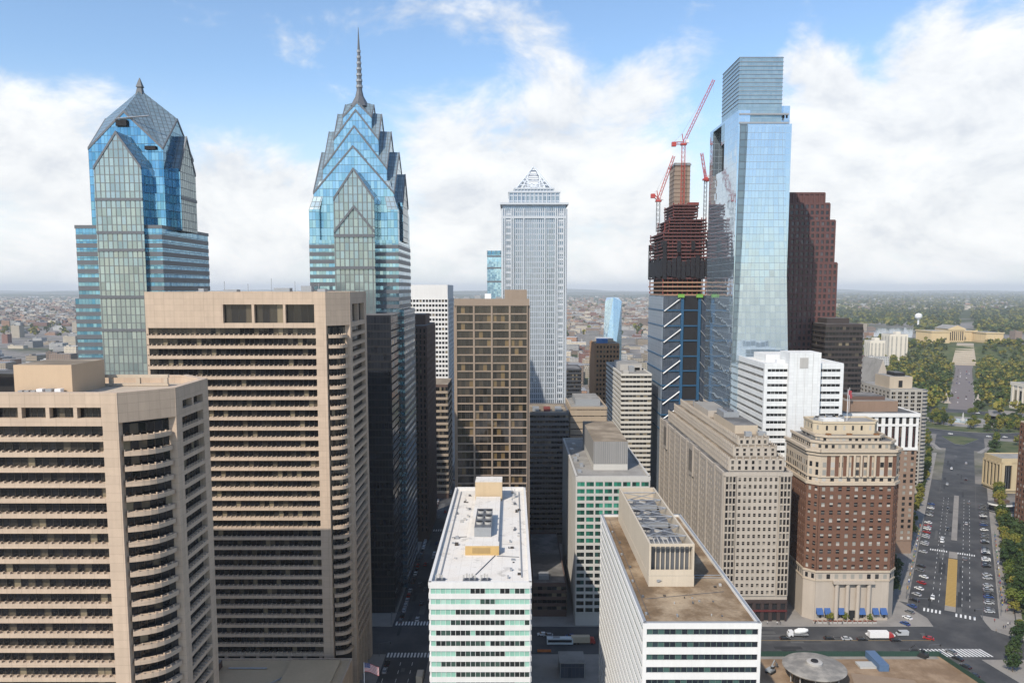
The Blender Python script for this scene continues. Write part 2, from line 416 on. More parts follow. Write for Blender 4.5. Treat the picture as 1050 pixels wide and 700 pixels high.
BRICK = stone('red_brick', (.145, .074, .048), var=.2, scale=.1, streak=.15)
BROWN = stone('brown_brick', (.235, .16, .115), var=.2, scale=.1, streak=.15)
REDGR = stone('red_granite', (.115, .055, .05), var=.1, scale=.05, streak=.1, rough=.5)
DKBROWN = stone('dark_brown_stone', (.115, .075, .06), var=.15, scale=.05, streak=.15)
ASPHALT = stone('asphalt', (.05, .051, .054), var=.28, scale=.06, streak=0, c2=(.075, .074, .074))
PAVE = stone('pavement_concrete', (.27, .25, .225), var=.2, scale=.1, streak=0, c2=(.20, .185, .17))
KERB = stone('kerb_stone', (.34, .33, .31), var=.15, scale=.2, streak=0)
PAINTW = stone('road_paint', (.66, .66, .64), var=.25, scale=.5, streak=0)
PAINTY = stone('yellow_road_paint', (.42, .28, .09), var=.2, scale=.5, streak=0)
DIRT = stone('bare_earth', (.21, .14, .085), var=.35, scale=.09, streak=0, c2=(.28, .20, .13))
GRASS = stone('lawn', (.055, .075, .025), var=.35, scale=.06, streak=0, c2=(.09, .095, .04))
LATTICE = paint('pale_lattice', (.62, .65, .68), .4)
CRANER = paint('crane_red', (.42, .06, .05), .45)
RUST = stone('primer_steel', (.20, .05, .042), var=.25, scale=.3, streak=.1)
NET = stone('black_netting', (.018, .018, .022), var=.3, scale=.5, streak=.2)
LIB1 = curtain('pale_blue_glass', (.15, .31, .41), (.40, .58, .66), (.09, .16, .20), 1.6, 3.9, .12, .25, .80, .07, .05)
LIB2 = curtain('deep_blue_glass', (.06, .20, .33), (.24, .45, .58), (.05, .10, .14), 1.6, 3.9, .12, .25, .80, .07, .05)
LIBBAY = curtain('grey_green_bay_glass', (.20, .26, .265), (.36, .43, .42), (.12, .13, .13), 2.3, 3.9, .55, .35, .55, .12, .05)
LIBROOF = curtain('grey_glass_roof', (.24, .33, .36), (.38, .47, .50), (.10, .12, .13), 2.2, 2.6, .35, .35, .5, .15, .05)
COMG = curtain('silver_blue_glass', (.46, .57, .66), (.55, .66, .74), (.38, .47, .54), 3.0, 4.2, .12, .14, .82, .05, .018, wave=.03)
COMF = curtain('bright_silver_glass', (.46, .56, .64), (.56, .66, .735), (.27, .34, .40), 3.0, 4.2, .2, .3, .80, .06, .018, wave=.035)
COMS = curtain('dark_strip_glass', (.12, .17, .20), (.20, .26, .29), (.08, .1, .12), 1.5, 4.2, .12, .5, .35, .12, .04)  # darker glass of the strip beside the front panel
COMD = curtain('grey_crown_glass', (.26, .35, .38), (.38, .47, .49), (.17, .22, .24), 1.5, 2.1, .12, .16, .62, .1, .04)
CTCG = curtain('slate_glass', (.04, .055, .08), (.08, .10, .135), (.08, .09, .11), 1.5, 4.4, .10, .2, .12, .08, .03)
CTCL = curtain('pale_slate_glass', (.22, .265, .32), (.28, .325, .38), (.20, .24, .29), 1.5, 4.4, .10, .2, .15, .3, .02)
CIRA = curtain('mirror_glass', (.35, .50, .66), (.48, .64, .78), (.30, .42, .52), 3, 4, .2, .3, .8, .08, .02)
FMCG = curtain('light_blue_glass', (.30, .50, .62), (.48, .68, .78), (.25, .4, .5), 3, 4, .2, .3, .75, .08, .02)
BLKG = curtain('black_tower_glass', (.008, .010, .014), (.022, .025, .032), (.010, .010, .012), 1.5, 3.6, .12, .5, .0, .08, .05)
MELG = curtain('pale_office_glass', (.15, .19, .235), (.28, .34, .39), (.42, .46, .51), 1.5, 3.8, .25, .9, .5, .12, .04)
DKBAND = paint('grey_spandrel', (.115, .12, .13), .45, .2)
BLUEST = paint('blue_wrap', (.02, .085, .17), .5)
LIMEGR = paint('lime_netting', (.16, .36, .06), .7)

# ------------------------------------------------------------------ setting
def sheet(name, pts, zz, m):
    mb = MB(); mb.face([(p[0], p[1], zz) for p in pts], m); return structure(name, mb)
gm, t_, b_ = new_mat('city_ground')
pos = t_.node('ShaderNodeNewGeometry').outputs['Position']
dist_ = t_.vmath('LENGTH', pos)
na = t_.noise(pos, .0016, 6, .62); nb_ = t_.noise(pos, .018, 4, .7)
urban = t_.ramp(nb_, [(.3, (.10, .095, .09)), (.5, (.20, .185, .17)), (.7, (.30, .27, .24))])
green = t_.ramp(nb_, [(.3, (.022, .036, .012)), (.55, (.05, .062, .02)), (.75, (.085, .085, .035))])
side = t_.node('ShaderNodeSeparateXYZ', {0: pos})
wood = t_.math('ADD', t_.math('SUBTRACT', na, .5), t_.math('MULTIPLY', t_.smooth(dist_, 3000, 7000), .35))
t_.put(b_.inputs['Base Color'], t_.mix(t_.smooth(wood, .0, .12), urban, green)); t_.put(b_.inputs['Roughness'], .95); t_.put(b_.inputs['Specular IOR Level'], .1)
gmb = MB(); gmb.face([(-38000, -400, 0), (38000, -400, 0), (38000, 42000, 0), (-38000, 42000, 0)], gm); structure('ground', gmb)
mb = MB()
rng = random.Random(3)
for row, (Y, hh) in enumerate(((15000, 60), (21000, 105), (29000, 150))):
    n = 90; W_ = Y * 1.0
    hs = [hh * (.35 + .65 * abs(sin(i * .21 + row * 2) * .6 + .4 * sin(i * .53 + row) + .25 * rng.random())) for i in range(n + 1)]
    for i in range(n):
        x0 = -W_ + 2 * W_ * i / n; x1 = -W_ + 2 * W_ * (i + 1) / n
        mb.face([(x0, Y, 0), (x1, Y, 0), (x1, Y + 1500, hs[i + 1]), (x0, Y + 1500, hs[i])], gm)
        mb.face([(x0, Y + 1500, hs[i]), (x1, Y + 1500, hs[i + 1]), (x1, Y + 4500, 0), (x0, Y + 4500, 0)], gm)
structure('hills', mb)

# pavements of the city blocks are raised slabs; the roads are sheets between them
sheet('asphalt_road', rect(-140, 90, 330, 620), .010, ASPHALT)
def slab(name, poly, zt=.13, m=PAVE):
    mb = MB(); mb.prism(poly, 0, zt, KERB, m); return structure(name, mb)
MX0, MX1 = -54.5, -35.5          # boulevard carriageway to the left (between the towers)
slab('pavement', rect(-139, 100, MX0, 323)); slab('pavement', rect(MX1, 100, 64, 323))
slab('pavement', rect(-139, 351, MX0 - 1.5, 485)); slab('pavement', rect(MX1 - 1.5, 351, 66.5, 485))
slab('pavement', rect(-139, 500, MX0 - 3, 619)); slab('pavement', rect(MX1 - 3, 500, 66.5, 619))
QX, QY = sin(rad(30.2)), cos(rad(30.2))       # direction of the tree-lined parkway
def pk(a, b):                                  # along / across the parkway, from its foot at the crossing
    return (213.4 + QX * a + QY * b, 366.4 + QY * a - QX * b)
def pkrect(a0, a1, b0, b1): return [pk(a0, b0), pk(a0, b1), pk(a1, b1), pk(a1, b0)]
slab('pavement', [(88, 351), (197, 351), (199, 360), pk(4, -23.1), pk(200, -23.1), (196, 640), (88, 530)], .125)
sheet('parkway_road', pkrect(-6, 470, -11.5, 12.5), .018, ASPHALT)
sheet('parkway_road', pkrect(-130, -5, -9.5, 9), .0185, ASPHALT)
for b0, b1 in ((-23, -18.6), (20.5, 27.0)): slab('pavement', pkrect(4, 420, b0, b1))
sheet('parking_lane', pkrect(4, 300, 12.6, 20.4), .016, ASPHALT)
sheet('parking_lane', pkrect(4, 300, -18.5, -11.6), .0165, ASPHALT)
slab('median', pkrect(2.5, 9, -2.4, 2.4), .14)
mb = MB(); mb.prism(pkrect(9, 88, -2.3, 2.3), .02, .06, PAINTY)
structure('median_strip', mb)
mb = MB()
for i in range(40): mb.prism(pkrect(10 + i * 1.95, 10.75 + i * 1.95, -2.1, 2.1), .062, .075, stone('ochre_line', (.27, .17, .05), streak=0) if i == 0 else MATS['ochre_line'])
structure('median_marking', mb)
slab('median', pkrect(90, 102, -2.2, 2.2), .14)
slab('median', pkrect(128, 250, -1.6, 1.6), .14)
# crossing islands and corner plazas
slab('pavement', [pk(-4, 14.5), pk(4, 12.8), pk(4, 27), pk(-14, 40), pk(-20, 33), pk(-12, 17)])

mb = MB()
def stripes(cx, cy, ux, uy, n, gap, lw, L):
    for i in range(n):
        a = (i - n / 2) * gap
        x, y = cx + ux * a, cy + uy * a
        px, py = -uy * L / 2, ux * L / 2; hx, hy = ux * lw / 2, uy * lw / 2
        mb.face([(x - hx - px, y - hy - py, .026), (x + hx - px, y + hy - py, .026), (x + hx + px, y + hy + py, .026), (x - hx + px, y - hy + py, .026)], PAINTW)
stripes(-45, 354.5, 1, 0, 13, 1.45, .75, 4.2); stripes(-44, 322.5, 1, 0, 13, 1.45, .75, 4.2)
stripes(-45, 497, 1, 0, 12, 1.5, .75, 4)
c_ = pk(-1.5, -6.8); stripes(c_[0], c_[1], QY, -QX, 5, 1.7, .8, 4.4)
c_ = pk(-1.5, 7.5); stripes(c_[0], c_[1], QY, -QX, 5, 1.9, .8, 4.4)
c_ = pk(101, -7.2); stripes(c_[0], c_[1], QY, -QX, 8, 1.2, .6, 3.2)
c_ = pk(101, 7.2); stripes(c_[0], c_[1], QY, -QX, 8, 1.2, .6, 3.2)
for i in range(17):                                       # the slanting bars of the wide crossing
    x = 178.5 + i * 1.62
    mb.face([(x + 1.5, 320.8, .026), (x + 2.3, 320.8, .026), (x + .8, 328.2, .026), (x, 328.2, .026)], PAINTW)
for b in (-8.2, -5.2, 5.0, 8.4):
    for i in range(26): mb.face([(*p, .025) for p in pkrect(12 + i * 9, 15 + i * 9, b - .09, b + .09)], PAINTW)
for x in (-50.5, -45, -40):
    for i in range(30): mb.face([(x - .1 - i * .07, 110 + i * 7, .025), (x + .1 - i * .07, 110 + i * 7, .025), (x + .1 - i * .07, 113 + i * 7, .025), (x - .1 - i * .07, 113 + i * 7, .025)], PAINTW)
mb.face([(64, 336.4, .025), (190, 336.4, .025), (190, 336.6, .025), (64, 336.6, .025)], PAINTY)
structure('road_marking', mb)
# the dug-up square at lower right
slab('earth', [(89, 236), (196, 236), (184, 322), (89, 322)], .30, DIRT)
slab('earth', [(124, 252), (160, 252), (162, 300), (139, 306)], .34, stone('raked_earth', (.25, .185, .13), var=.2, scale=.07, streak=0))
slab('pavement', rect(89, 318.2, 182, 322.9), .32)
slab('pavement', [(200, 318), (245, 318), (290, 240), (214, 240)], .13)
slab('pavement', [pk(6, 30), (330, 352), (470, 619), pk(250, 60), pk(250, 27.5), pk(6, 27.5)], .12)
slab('lawn', [pk(8, 30), pk(8, 90), pk(130, 90), pk(130, 30)], .16, GRASS)
# Circle at the far end of the first stretch, and the long avenue beyond it
def ring(cx, cy, r, n=40): return [(cx + r * cos(2 * pi * i / n), cy + r * sin(2 * pi * i / n)) for i in range(n)]
LC = (535, 915)
sheet('circle_road', ring(*LC, 108), .030, ASPHALT)
slab('lawn', pkrect(430, 520, 26, 110), .09, GRASS); slab('lawn', pkrect(430, 520, -110, -26), .09, GRASS); slab('traffic_island', [pk(478, -4), pk(478, 4), pk(520, 17), pk(530, 0), pk(520, -17)], .15, GRASS)
for b in (-1, 1): slab('pavement', [pk(440, b * 14.5), pk(440, b * 19), pk(470, b * 25), pk(470, b * 22)][::b], .12)
slab('circle_lawn', ring(*LC, 74), .2, GRASS); slab('circle_pavement', ring(*LC, 40), .3, PAVE)
sheet('parkway_road', pkrect(450, 530, -22, 22), .022, ASPHALT)
PATCH = stone('dark_asphalt_patch', (.030, .031, .033), var=.3, scale=.3, streak=0); PATCH2 = stone('pale_asphalt_patch', (.095, .094, .092), var=.3, scale=.3, streak=0)
rp = random.Random(9); mb = MB()
for i in range(34):
    a = rp.uniform(0, 420); b = rp.uniform(-11, 7); L_ = rp.uniform(3, 26); w_ = rp.uniform(.8, 2.6); mb.face([(*p, .0215 + i * .00008) for p in pkrect(a, a + L_, b, b + w_)], rp.choice([PATCH, PATCH2, PATCH]))
for i in range(20):
    x = rp.uniform(68, 190); y = rp.uniform(324, 346); mb.face([(*p, .0145 + i * .0001) for p in rect(x, y, x + rp.uniform(3, 22), y + rp.uniform(.8, 3))], rp.choice([PATCH, PATCH2]))
for i in range(16):
    y = rp.uniform(240, 560); x = rp.uniform(-53, -40); mb.face([(*p, .0145 + i * .0001) for p in rect(x, y, x + rp.uniform(.8, 3), y + rp.uniform(3, 20))], rp.choice([PATCH, PATCH2]))
structure('road_patch', mb)
AV = stone('worn_avenue', (.17, .145, .135), var=.15, scale=.05, streak=0)
sheet('avenue_road', pkrect(730, 1430, -14, 14), .024, AV)
slab('parkland', pkrect(740, 1680, 16, 900), .1, GRASS); slab('parkland', pkrect(740, 1680, -620, -16), .1, GRASS)
slab('park_path', pkrect(640, 760, 30, 75), .2, PAVE)
mb = MB(); mb.face([(*p, .05) for p in [on(885, 346.5)[:2], on(935, 346)[:2], on(937, 336)[:2], on(880, 336.5)[:2]]], MATS.get('river') or paint('river', (.10, .13, .16), .12)); structure('river', mb)
mb = MB(); h0 = (1040, 1860); mb.hexa([(x, y, 0) for x, y in ring(*h0, 250, 28)], [(x, y, 31) for x, y in ring(*h0, 150, 28)], GRASS); structure('hill', mb)

# ------------------------------------------------------------------ large buildings
def parapet(B, poly, z, h=1.0, t=.5, m=None, part='wall'):
    mb = B.mb(part)
    for fr in frames(poly): mb.fbox(fr, .0, fr.L - t, z, z + h, -t, 0, m)
def unit(B, x, y, z, w_, d_, h_, m=STEEL, name='roof_unit', fans=0):
    mb = MB(); mb.box(x, y, z, x + w_, y + d_, z + h_, m)
    for i in range(fans):
        cx = x + w_ * (i + .5) / fans; mb.prism(ring(cx, y + d_ / 2, min(d_, w_ / fans) * .38, 10), z + h_ + .002, z + h_ + .5, DARKIN)
    B.sub(name, mb)

# --- the two beige office towers with rounded corner bays
def beige_tower(name, label, Yf, x0, xc, c, Yb, ztop, zw, zb, nf, crown, vis, tabw=.34):
    B = Bld(name, label, 'office tower', (xc - 20, Yf + 20)); dep = 1.6
    poly = grow([(x0, Yf), (xc, Yf), (xc + c, Yf + c), (xc + c, Yb - c), (xc, Yb), (x0, Yb)], -.5)
    B.mb().prism(poly, 0, ztop - 2.2, DARKIN, BEIGE2)
    fh = (zw - zb) / nf
    fF, fC, fR, fK, fB, fL = frames(poly); m = B.mb()
    pw = 3.1
    for fr, side_ in ((fF, 0), (fR, 1), (fK, 3), (fC, 2)):
        L = fr.L
        if side_ == 2 or side_ == 3:
            a0, a1, n = .35, L - .35, 7                       # convex bay between the two piers
            P = []
            for i in range(n + 1):
                q = i / n; P.append(fr.p(a0 + (a1 - a0) * q, 0, 1.4 + 2.0 * sin(pi * q))[:2])
            zt = zw + fh * .2
            for k in range(nf):
                za = zb + k * fh
                for i in range(n):
                    s_ = Fr(P[i], P[i + 1]); m.fbox(s_, -.02, s_.L + .02, za, za + fh * .30, -1.5, 0, BEIGE)
                    m.fbox(s_, 0, .22, za + fh * .30, za + fh * .42, -.6, -.1, BEIGE)
                B.win(fr, a0, za + fh * .30, .25, a1 - a0, fh * .70, 5, GLASSDK, BRONZE)
            m.fbox(fr, -.67, L + .67, zt, ztop, -.3, dep, BEIGE)
            continue
        a, b = (0, L - pw) if side_ == 0 else (pw * .9, L - pw * .9)
        B.ribbon(fr, zb, zw, nf, fh * .29, GLASSDK, BEIGE, dep, 1.75, BRONZE, a, b, tab=fh * .13, tabw=tabw)
        m.fbox(fr, L - pw, L + .67, 0, ztop + .01, -.3, dep + .06, BEIGE)                  # corner pier
        if side_ == 1: m.fbox(fr, -.67, pw * .9, 0, ztop + .01, -.3, dep + .06, BEIGE)
        k0, k1, n, s0, s1 = crown[side_]
        m.fbox(fr, a - .01, b + .01, zw, k0, -.3, dep, BEIGE); m.fbox(fr, a - .01, b + .01, k1, ztop, -.3, dep, BEIGE)
        if s0 > a: m.fbox(fr, a - .01, s0, k0, k1, -.3, dep, BEIGE)
        if s1 < b: m.fbox(fr, s1, b + .01, k0, k1, -.3, dep, BEIGE)
        bw = (s1 - s0) / n
        for i in range(n + 1):
            q = s0 + i * bw; m.fbox(fr, max(s0, q - .45), min(s1, q + .45), k0, k1, -.3, dep - .05, BEIGE)
        for i in range(n): B.win(fr, s0 + i * bw + .45, k0, -.0, bw - .9, k1 - k0, 3, GLASSDK, BRONZE, 'crown_opening')
        # bottom colonnade
        for i in range(int((b - a) / 6) + 1): m.fbox(fr, a + i * 6, a + i * 6 + 1.1, 0, zb, -.1, dep - .1, BEIGE)
    for fr in (fB, fL): m.fbox(fr, -.4, fr.L + .4, zb, ztop, -.3, .6, BEIGE)
    # joints of the cladding panels on the crown
    return B, fF, fR
zA = 132.4; YA = 185
A, fA, fAr = beige_tower('office_tower', 'nearer and lower of the two beige banded towers with rounded corner bays', YA, -158, -94.4, 9, 223, zA, at(110, 436, YA).z, 8, 31,
    {0: (at(60, 428, YA).z, at(60, 417, YA).z, 9, .5, 60), 1: (at(60, 427, YA).z, at(60, 418, YA).z, 2, 3.2, 17)}, (0, 0, 1050, 700))
m = A.mb('roof_screen')
for y0 in (214.0,):                                            # open concrete frame round the sunken roof
    m.box(-157, y0, zA - 2.1, -95, y0 + .8, zA - 1.5, BEIGE2)
    m.box(-157, y0, zA + .2, -95, y0 + 1.0, zA + 1.0, BEIGE2)
    for i in range(9): m.box(-157 + i * 7.6, y0 + .05, zA - 1.5, -156 + i * 7.6, y0 + .85, zA + .2, BEIGE2)
p0, p1 = at(15, 398, 197), at(73, 374, 197)
m = MB(); m.box(p0.x, 197, zA - 2.2, p1.x, 213, p1.z, stone('peach_stucco', (.50, .37, .25), var=.07, scale=.05, streak=.1), ROOFT); A.sub('penthouse', m)
m = MB(); m.box(p0.x - 14, 200, zA - 2.2, p0.x - 1, 210, zA + 2.8, GLASSDK, ROOFD); A.sub('plant_room', m)
for i in range(3): unit(A, p1.x - 8 + i * 2.3, 194.9, zA - 2.2, 1.5, 1.6, 1.7, WHITEM if i != 1 else STEEL)
for i in range(3): unit(A, p0.x + 2 + i * 1.6, 195, zA - 2.2, 1.1, 1.4, 1.3)
A.finish()

YB = 285; zB = 155.9
Bt, fB_, fBr = beige_tower('office_tower', 'taller beige banded office tower with three big dark openings under its roof', YB, -133.7, -68.1, 6.6, 330, zB, at(200, 336, YB).z, at(200, 671, YB).z, 33,
    {0: (at(280, 331, YB).z, at(280, 312, YB).z, 3, at(227, 320, YB).x + 133.7, at(331.5, 320, YB).x + 133.7 - 3.1), 1: (at(280, 331, YB).z, at(280, 312, YB).z, 2, 3.5, 28)}, (145, 290, 400, 690))
for i, (x, w_, h_) in enumerate(((-90, 6, 1.6), (-80, 4, 2.4), (-74, 3, 1.2), (-110, 5, 1.0), (-120, 2, 1.4))): unit(Bt, x, 296 + i, zB - 2.2, w_, 4, h_ + 2)
m = MB()
for i in range(5): m.bar((-74 - i * 9, 300, zB - 2), (-74 - i * 9, 300, zB + 3 + (i * 37 % 3)), .12, STEEL)
Bt.sub('antenna', m)
Bt.finish((145, 290, 400, 690))
# low podium between the towers with its roof terrace
Pd = Bld('podium_building', 'low podium with sandy roof terrace at the foot of the taller beige tower', 'building', (-85, 275))
m = Pd.mb(); PZ = 18.2; m.prism(rect(-133, 252, -60, 281), 0, PZ, BEIGE, stone('sandy_terrace', (.50, .38, .24), var=.2, scale=.09, streak=0))
parapet(Pd, rect(-133, 252, -60, 281), PZ, .8, .5, BEIGE)
m = MB(); m.box(-118, 256, PZ, -107, 276, PZ + 2.7, DKBROWN, ROOFD); Pd.sub('stair_house', m)
m = MB()
for pts in (((-104, 262, PZ + .4), (-86, 262, PZ + .4), (-80, 270, PZ + .4), (-66, 270, PZ + .4)), ((-104, 274, PZ + .4), (-90, 274, PZ + .4))):
    for a, b in zip(pts, pts[1:]): m.bar(a, b, .3, STEEL)
Pd.sub('duct', m)
m = MB(); m.box(-82, 254, PZ, -64, 279, PZ + 1.1, CREAM, MATS['sandy_terrace']); Pd.sub('skylight', m)
Pd.finish()

# --- Dark glass building and towers behind, left of the avenue
D = Bld('dark_glass_building', 'black glass office block between the taller beige tower and the dark avenue', 'office block', (-62, 380))
xr = -56.8
D.mb().prism(rect(-110, 366, xr, 394), 0, at(395, 323, 366).z, BLKG, ROOFD)
fr = Fr((-110, 366), (xr, 366)); 
for k in range(38): D.mb('wall').fbox(fr, 0, fr.L, 4 + k * 3.6, 4.5 + k * 3.6, 0, .12, DARKIN)
fr = Fr((xr, 366), (xr, 394))
for k in range(38): D.mb('wall').fbox(fr, 0, fr.L, 4 + k * 3.6, 4.5 + k * 3.6, 0, .12, DARKIN)
D.finish()

# --- folded-pyramid towers
def square(cx, cy, h, k=None): k = k or h; return [(cx - h, cy - k), (cx + h, cy - k), (cx + h, cy + k), (cx - h, cy + k)]
def folded(mb, cx, cy, h, z0, ze, za, zp, m_wall, m_roof, trim=None):
    """square shaft whose four walls end in gables; the roof folds from the gable tips to the peak"""
    c = square(cx, cy, h); mid = [((c[i][0] + c[(i + 1) % 4][0]) / 2, (c[i][1] + c[(i + 1) % 4][1]) / 2) for i in range(4)]
    for i in range(4):
        a, b = c[i], c[(i + 1) % 4]; mm = mid[i]
        mb.face([(*a, z0), (*b, z0), (*b, ze), (*mm, za), (*a, ze)], m_wall, [(0, z0), (2 * h, z0), (2 * h, ze), (h, za), (0, ze)])
        mb.face([(*a, ze), (*mm, za), (cx, cy, zp)], m_roof); mb.face([(*mm, za), (*b, ze), (cx, cy, zp)], m_roof)
        if trim:
            f = Fr(a, b)
            for s0, s1, q0, q1 in ((0, h, ze, za), (h, 2 * h, za, ze)):
                t = 1.1
                mb.hexa([f.p(s0, q0 - t, .25), f.p(s1, q1 - t, .25), f.p(s1, q1 - t, -.2), f.p(s0, q0 - t, -.2)], [f.p(s0, q0 + .15, .25), f.p(s1, q1 + .15, .25), f.p(s1, q1 + .15, -.2), f.p(s0, q0 + .15, -.2)], trim)
def gable_bay(mb, fr, s0, s1, z0, ze, za, out, m_face, m_side, m_roof, back=6, trim=None):
    sm = (s0 + s1) / 2
    mb.face([fr.p(s0, z0, out), fr.p(s1, z0, out), fr.p(s1, ze, out), fr.p(sm, za, out), fr.p(s0, ze, out)], m_face)
    mb.face([fr.p(s0, z0, -.5), fr.p(s0, z0, out), fr.p(s0, ze, out), fr.p(s0, ze, -.5)], m_side)
    mb.face([fr.p(s1, z0, out), fr.p(s1, z0, -.5), fr.p(s1, ze, -.5), fr.p(s1, ze, out)], m_side)
    mb.face([fr.p(s0, ze, out), fr.p(sm, za, out), fr.p(sm, za, -back), fr.p(s0, ze, -back)], m_roof)
    mb.face([fr.p(sm, za, out), fr.p(s1, ze, out), fr.p(s1, ze, -back), fr.p(sm, za, -back)], m_roof)
    if trim:
        for a, b, q0, q1 in ((s0, sm, ze, za), (sm, s1, za, ze)):
            mb.hexa([fr.p(a, q0 - 1.4, out + .3), fr.p(b, q1 - 1.4, out + .3), fr.p(b, q1 - 1.4, out - .3), fr.p(a, q0 - 1.4, out - .3)],
                    [fr.p(a, q0 + .2, out + .3), fr.p(b, q1 + .2, out + .3), fr.p(b, q1 + .2, out - .3), fr.p(a, q0 + .2, out - .3)], trim)
def bands(mb, fr, z0, z1, n, s0, s1, h_, m, out=.22):
    for k in range(n):
        z_ = z0 + (z1 - z0) * k / n; mb.fbox(fr, s0, s1, z_, z_ + h_, -.05, out, m)

# broad blue tower with the pyramid roof
L2 = Bld('glass_skyscraper', 'deep blue glass skyscraper with gabled bays and a steep folded pyramid roof', 'skyscraper', (-174, 405))
Yc = 402; h = 18.0; cx = at(144, 100, Yc).x
zl = lambda v, Y=383: at(145, v, Y).z
m = L2.mb('curtain_wall')
# shaft, wider base, notched corners
folded(L2.mb('tower_top'), cx, Yc, h, zl(245), zl(151), zl(113), at(145, 92, Yc).z, LIB2, LIBROOF, DKBAND)
b1 = at(76.5, 240, 378).x; b2 = at(163, 240, 378).x
base = [(b1, 378), (b2, 378), (b2 + 1, 384), (b2 + 1, 392), (at(213, 240, 424).x, 424), (at(213, 240, 424).x, 440), (b1, 440)]
base = rect(b1, 379, b2 + 1, 436)
m.prism(base, 0, zl(235), LIB2, ROOFD)
for fr, n in zip(frames(base), range(2)):
    bands(L2.mb('spandrel'), fr, zl(400), zl(237), 19, 0, fr.L, 2.2, DKBAND)
    L2.mb('spandrel').fbox(fr, -.3, fr.L + .3, zl(235), zl(231.5), -1, .35, DKBAND)
lo = rect(b1 - 1.2, 377.6, b2 - 6, 384); m.prism(lo, 0, zl(306), LIB2, DKBAND)
fr = frames(lo)[0]; bands(L2.mb('spandrel'), fr, zl(400), zl(308), 12, 0, fr.L, 2.0, DKBAND)
fr = Fr((cx - h, Yc - h), (cx + h, Yc - h)); 
bay = L2.mb('gabled_bay'); u0 = at(100, 250, 377).x - (cx - h); u1 = at(148.5, 250, 377).x - (cx - h)
gable_bay(bay, fr, u0, u1, 0, zl(171, 377), zl(134.5, 377), Yc - h - 376.8, LIBBAY, LIB2, LIBROOF, 8, DKBAND)
for v in (206, 240, 258, 306, 340): L2.mb('bay_band').fbox(fr, u0, u1, zl(v, 377), zl(v - 3, 377), Yc - h - 377.2, Yc - h - 376.5, DKBAND)
fr2 = Fr((cx + h, Yc - h), (cx + h, Yc + h))
gable_bay(bay, fr2, 9, 28, zl(235), zl(175, 400), zl(141, 405), 4.0, LIBBAY, LIB2, LIBROOF, 8, DKBAND)
L2.mb('bay_band').fbox(fr2, 9, 28, zl(206, 400), zl(203, 400), 3.9, 4.4, DKBAND)
zt = at(145, 93, Yc).z
sp = MB(); SPM = paint('dark_spire_metal', (.07, .08, .09), .6); sp.hexa([(x, y, zt - 5) for x, y in square(cx, Yc, 2.2)], [(x, y, zt + 1.5) for x, y in square(cx, Yc, 1.0)], SPM)
sp.hexa([(x, y, zt + 1.51) for x, y in square(cx, Yc, 1.5)], [(x, y, at(145, 80, Yc).z) for x, y in square(cx, Yc, .12)], SPM)
L2.sub('spire', sp)
mm = MB(); q = at(124, 122, 384); mm.box(q.x - 2, 382.5, q.z - 3.5, q.x + 3.2, 386, q.z - .6, DARKIN, STEEL); mm.bar((q.x - 1, 383, q.z), (q.x + 14, 383, q.z + 1.2), .35, STEEL); L2.sub('window_cleaning_rig', mm)
q = at(155, 152, 384); mm = MB(); mm.box(q.x - 2.6, 382.6, q.z - .8, q.x + 2.6, 384.2, q.z + .9, DARKIN); L2.sub('louvre', mm)
L2.finish()

# pale blue tower with stacked chevrons and the needle spire
L1 = Bld('glass_skyscraper', 'pale blue glass skyscraper with stacked chevron gables tapering to a long needle spire', 'skyscraper', (-70, 418))
Yc = 418; cx = at(371.5, 250, Yc).x; zl = lambda v, Y=395: at(371, v, Y).z
for h, ze, za, zp, mr in ((20.2, 197, 149, 149, LIBROOF), (16.2, 172, 128.5, 128.5, LIBROOF), (11.4, 142, 112, 111, LIBROOF), (7.4, 119, 104, 101, LIBROOF)):
    folded(L1.mb('tower_tier'), cx, Yc, h, zl(262), zl(ze, Yc - h), zl(za, Yc - h), zl(zp, Yc - h) + .6, LIB1, mr, DKBAND)
# corner turrets with steep sloping caps
for sx in (-1, 1):
    for sy in (-1, 1):
        c0 = (cx + sx * 19.6, Yc + sy * 19.6); q = square(*c0, 2.6); zq = zl(214, 392)
        top = [(x + (cx - x) * .2, y + (Yc - y) * .2, zl(183, 392)) for x, y in q]
        L1.mb('corner_turret').hexa([(x, y, zl(262)) for x, y in q], [(x, y, zq) for x, y in q], LIB1)
        L1.mb('turret_cap').hexa([(x, y, zq + .01) for x, y in q], top, LIBROOF)
bx0 = at(321.5, 260, 392).x; bx1 = at(405, 260, 392).x
base = square(cx, Yc, 22.4)
L1.mb('curtain_wall').prism(base, 0, zl(246), LIB1, ROOFD)
for fr, n in zip(frames(base), range(2)):
    bands(L1.mb('spandrel'), fr, zl(560), zl(247), 42, 0, fr.L, 1.9, DKBAND)
bx1 = cx + 22.4; low = rect(bx1 - 3, 399, at(414.5, 330, 400).x, 444)
L1.mb('curtain_wall').prism(low, 0, zl(318), LIB2, ROOFD)
for fr, n in zip(frames(low), range(2)): bands(L1.mb('spandrel'), fr, zl(600), zl(320), 36, 0, fr.L, 1.9, DKBAND)
fr = Fr((cx - 20.2, Yc - 20.2), (cx + 20.2, Yc - 20.2)); o = Yc - 20.2
u0 = at(343, 250, 389).x - (cx - 20.2); u1 = at(384.5, 250, 389).x - (cx - 20.2)
gable_bay(L1.mb('gabled_bay'), fr, u0, u1, 0, at(371, 203, 389).z, at(371, 172, 389).z, o - 388.6, LIBBAY, LIB1, LIBROOF, 9, DKBAND)
tr = L1.mb('bay_band')
um = (u0 + u1) / 2
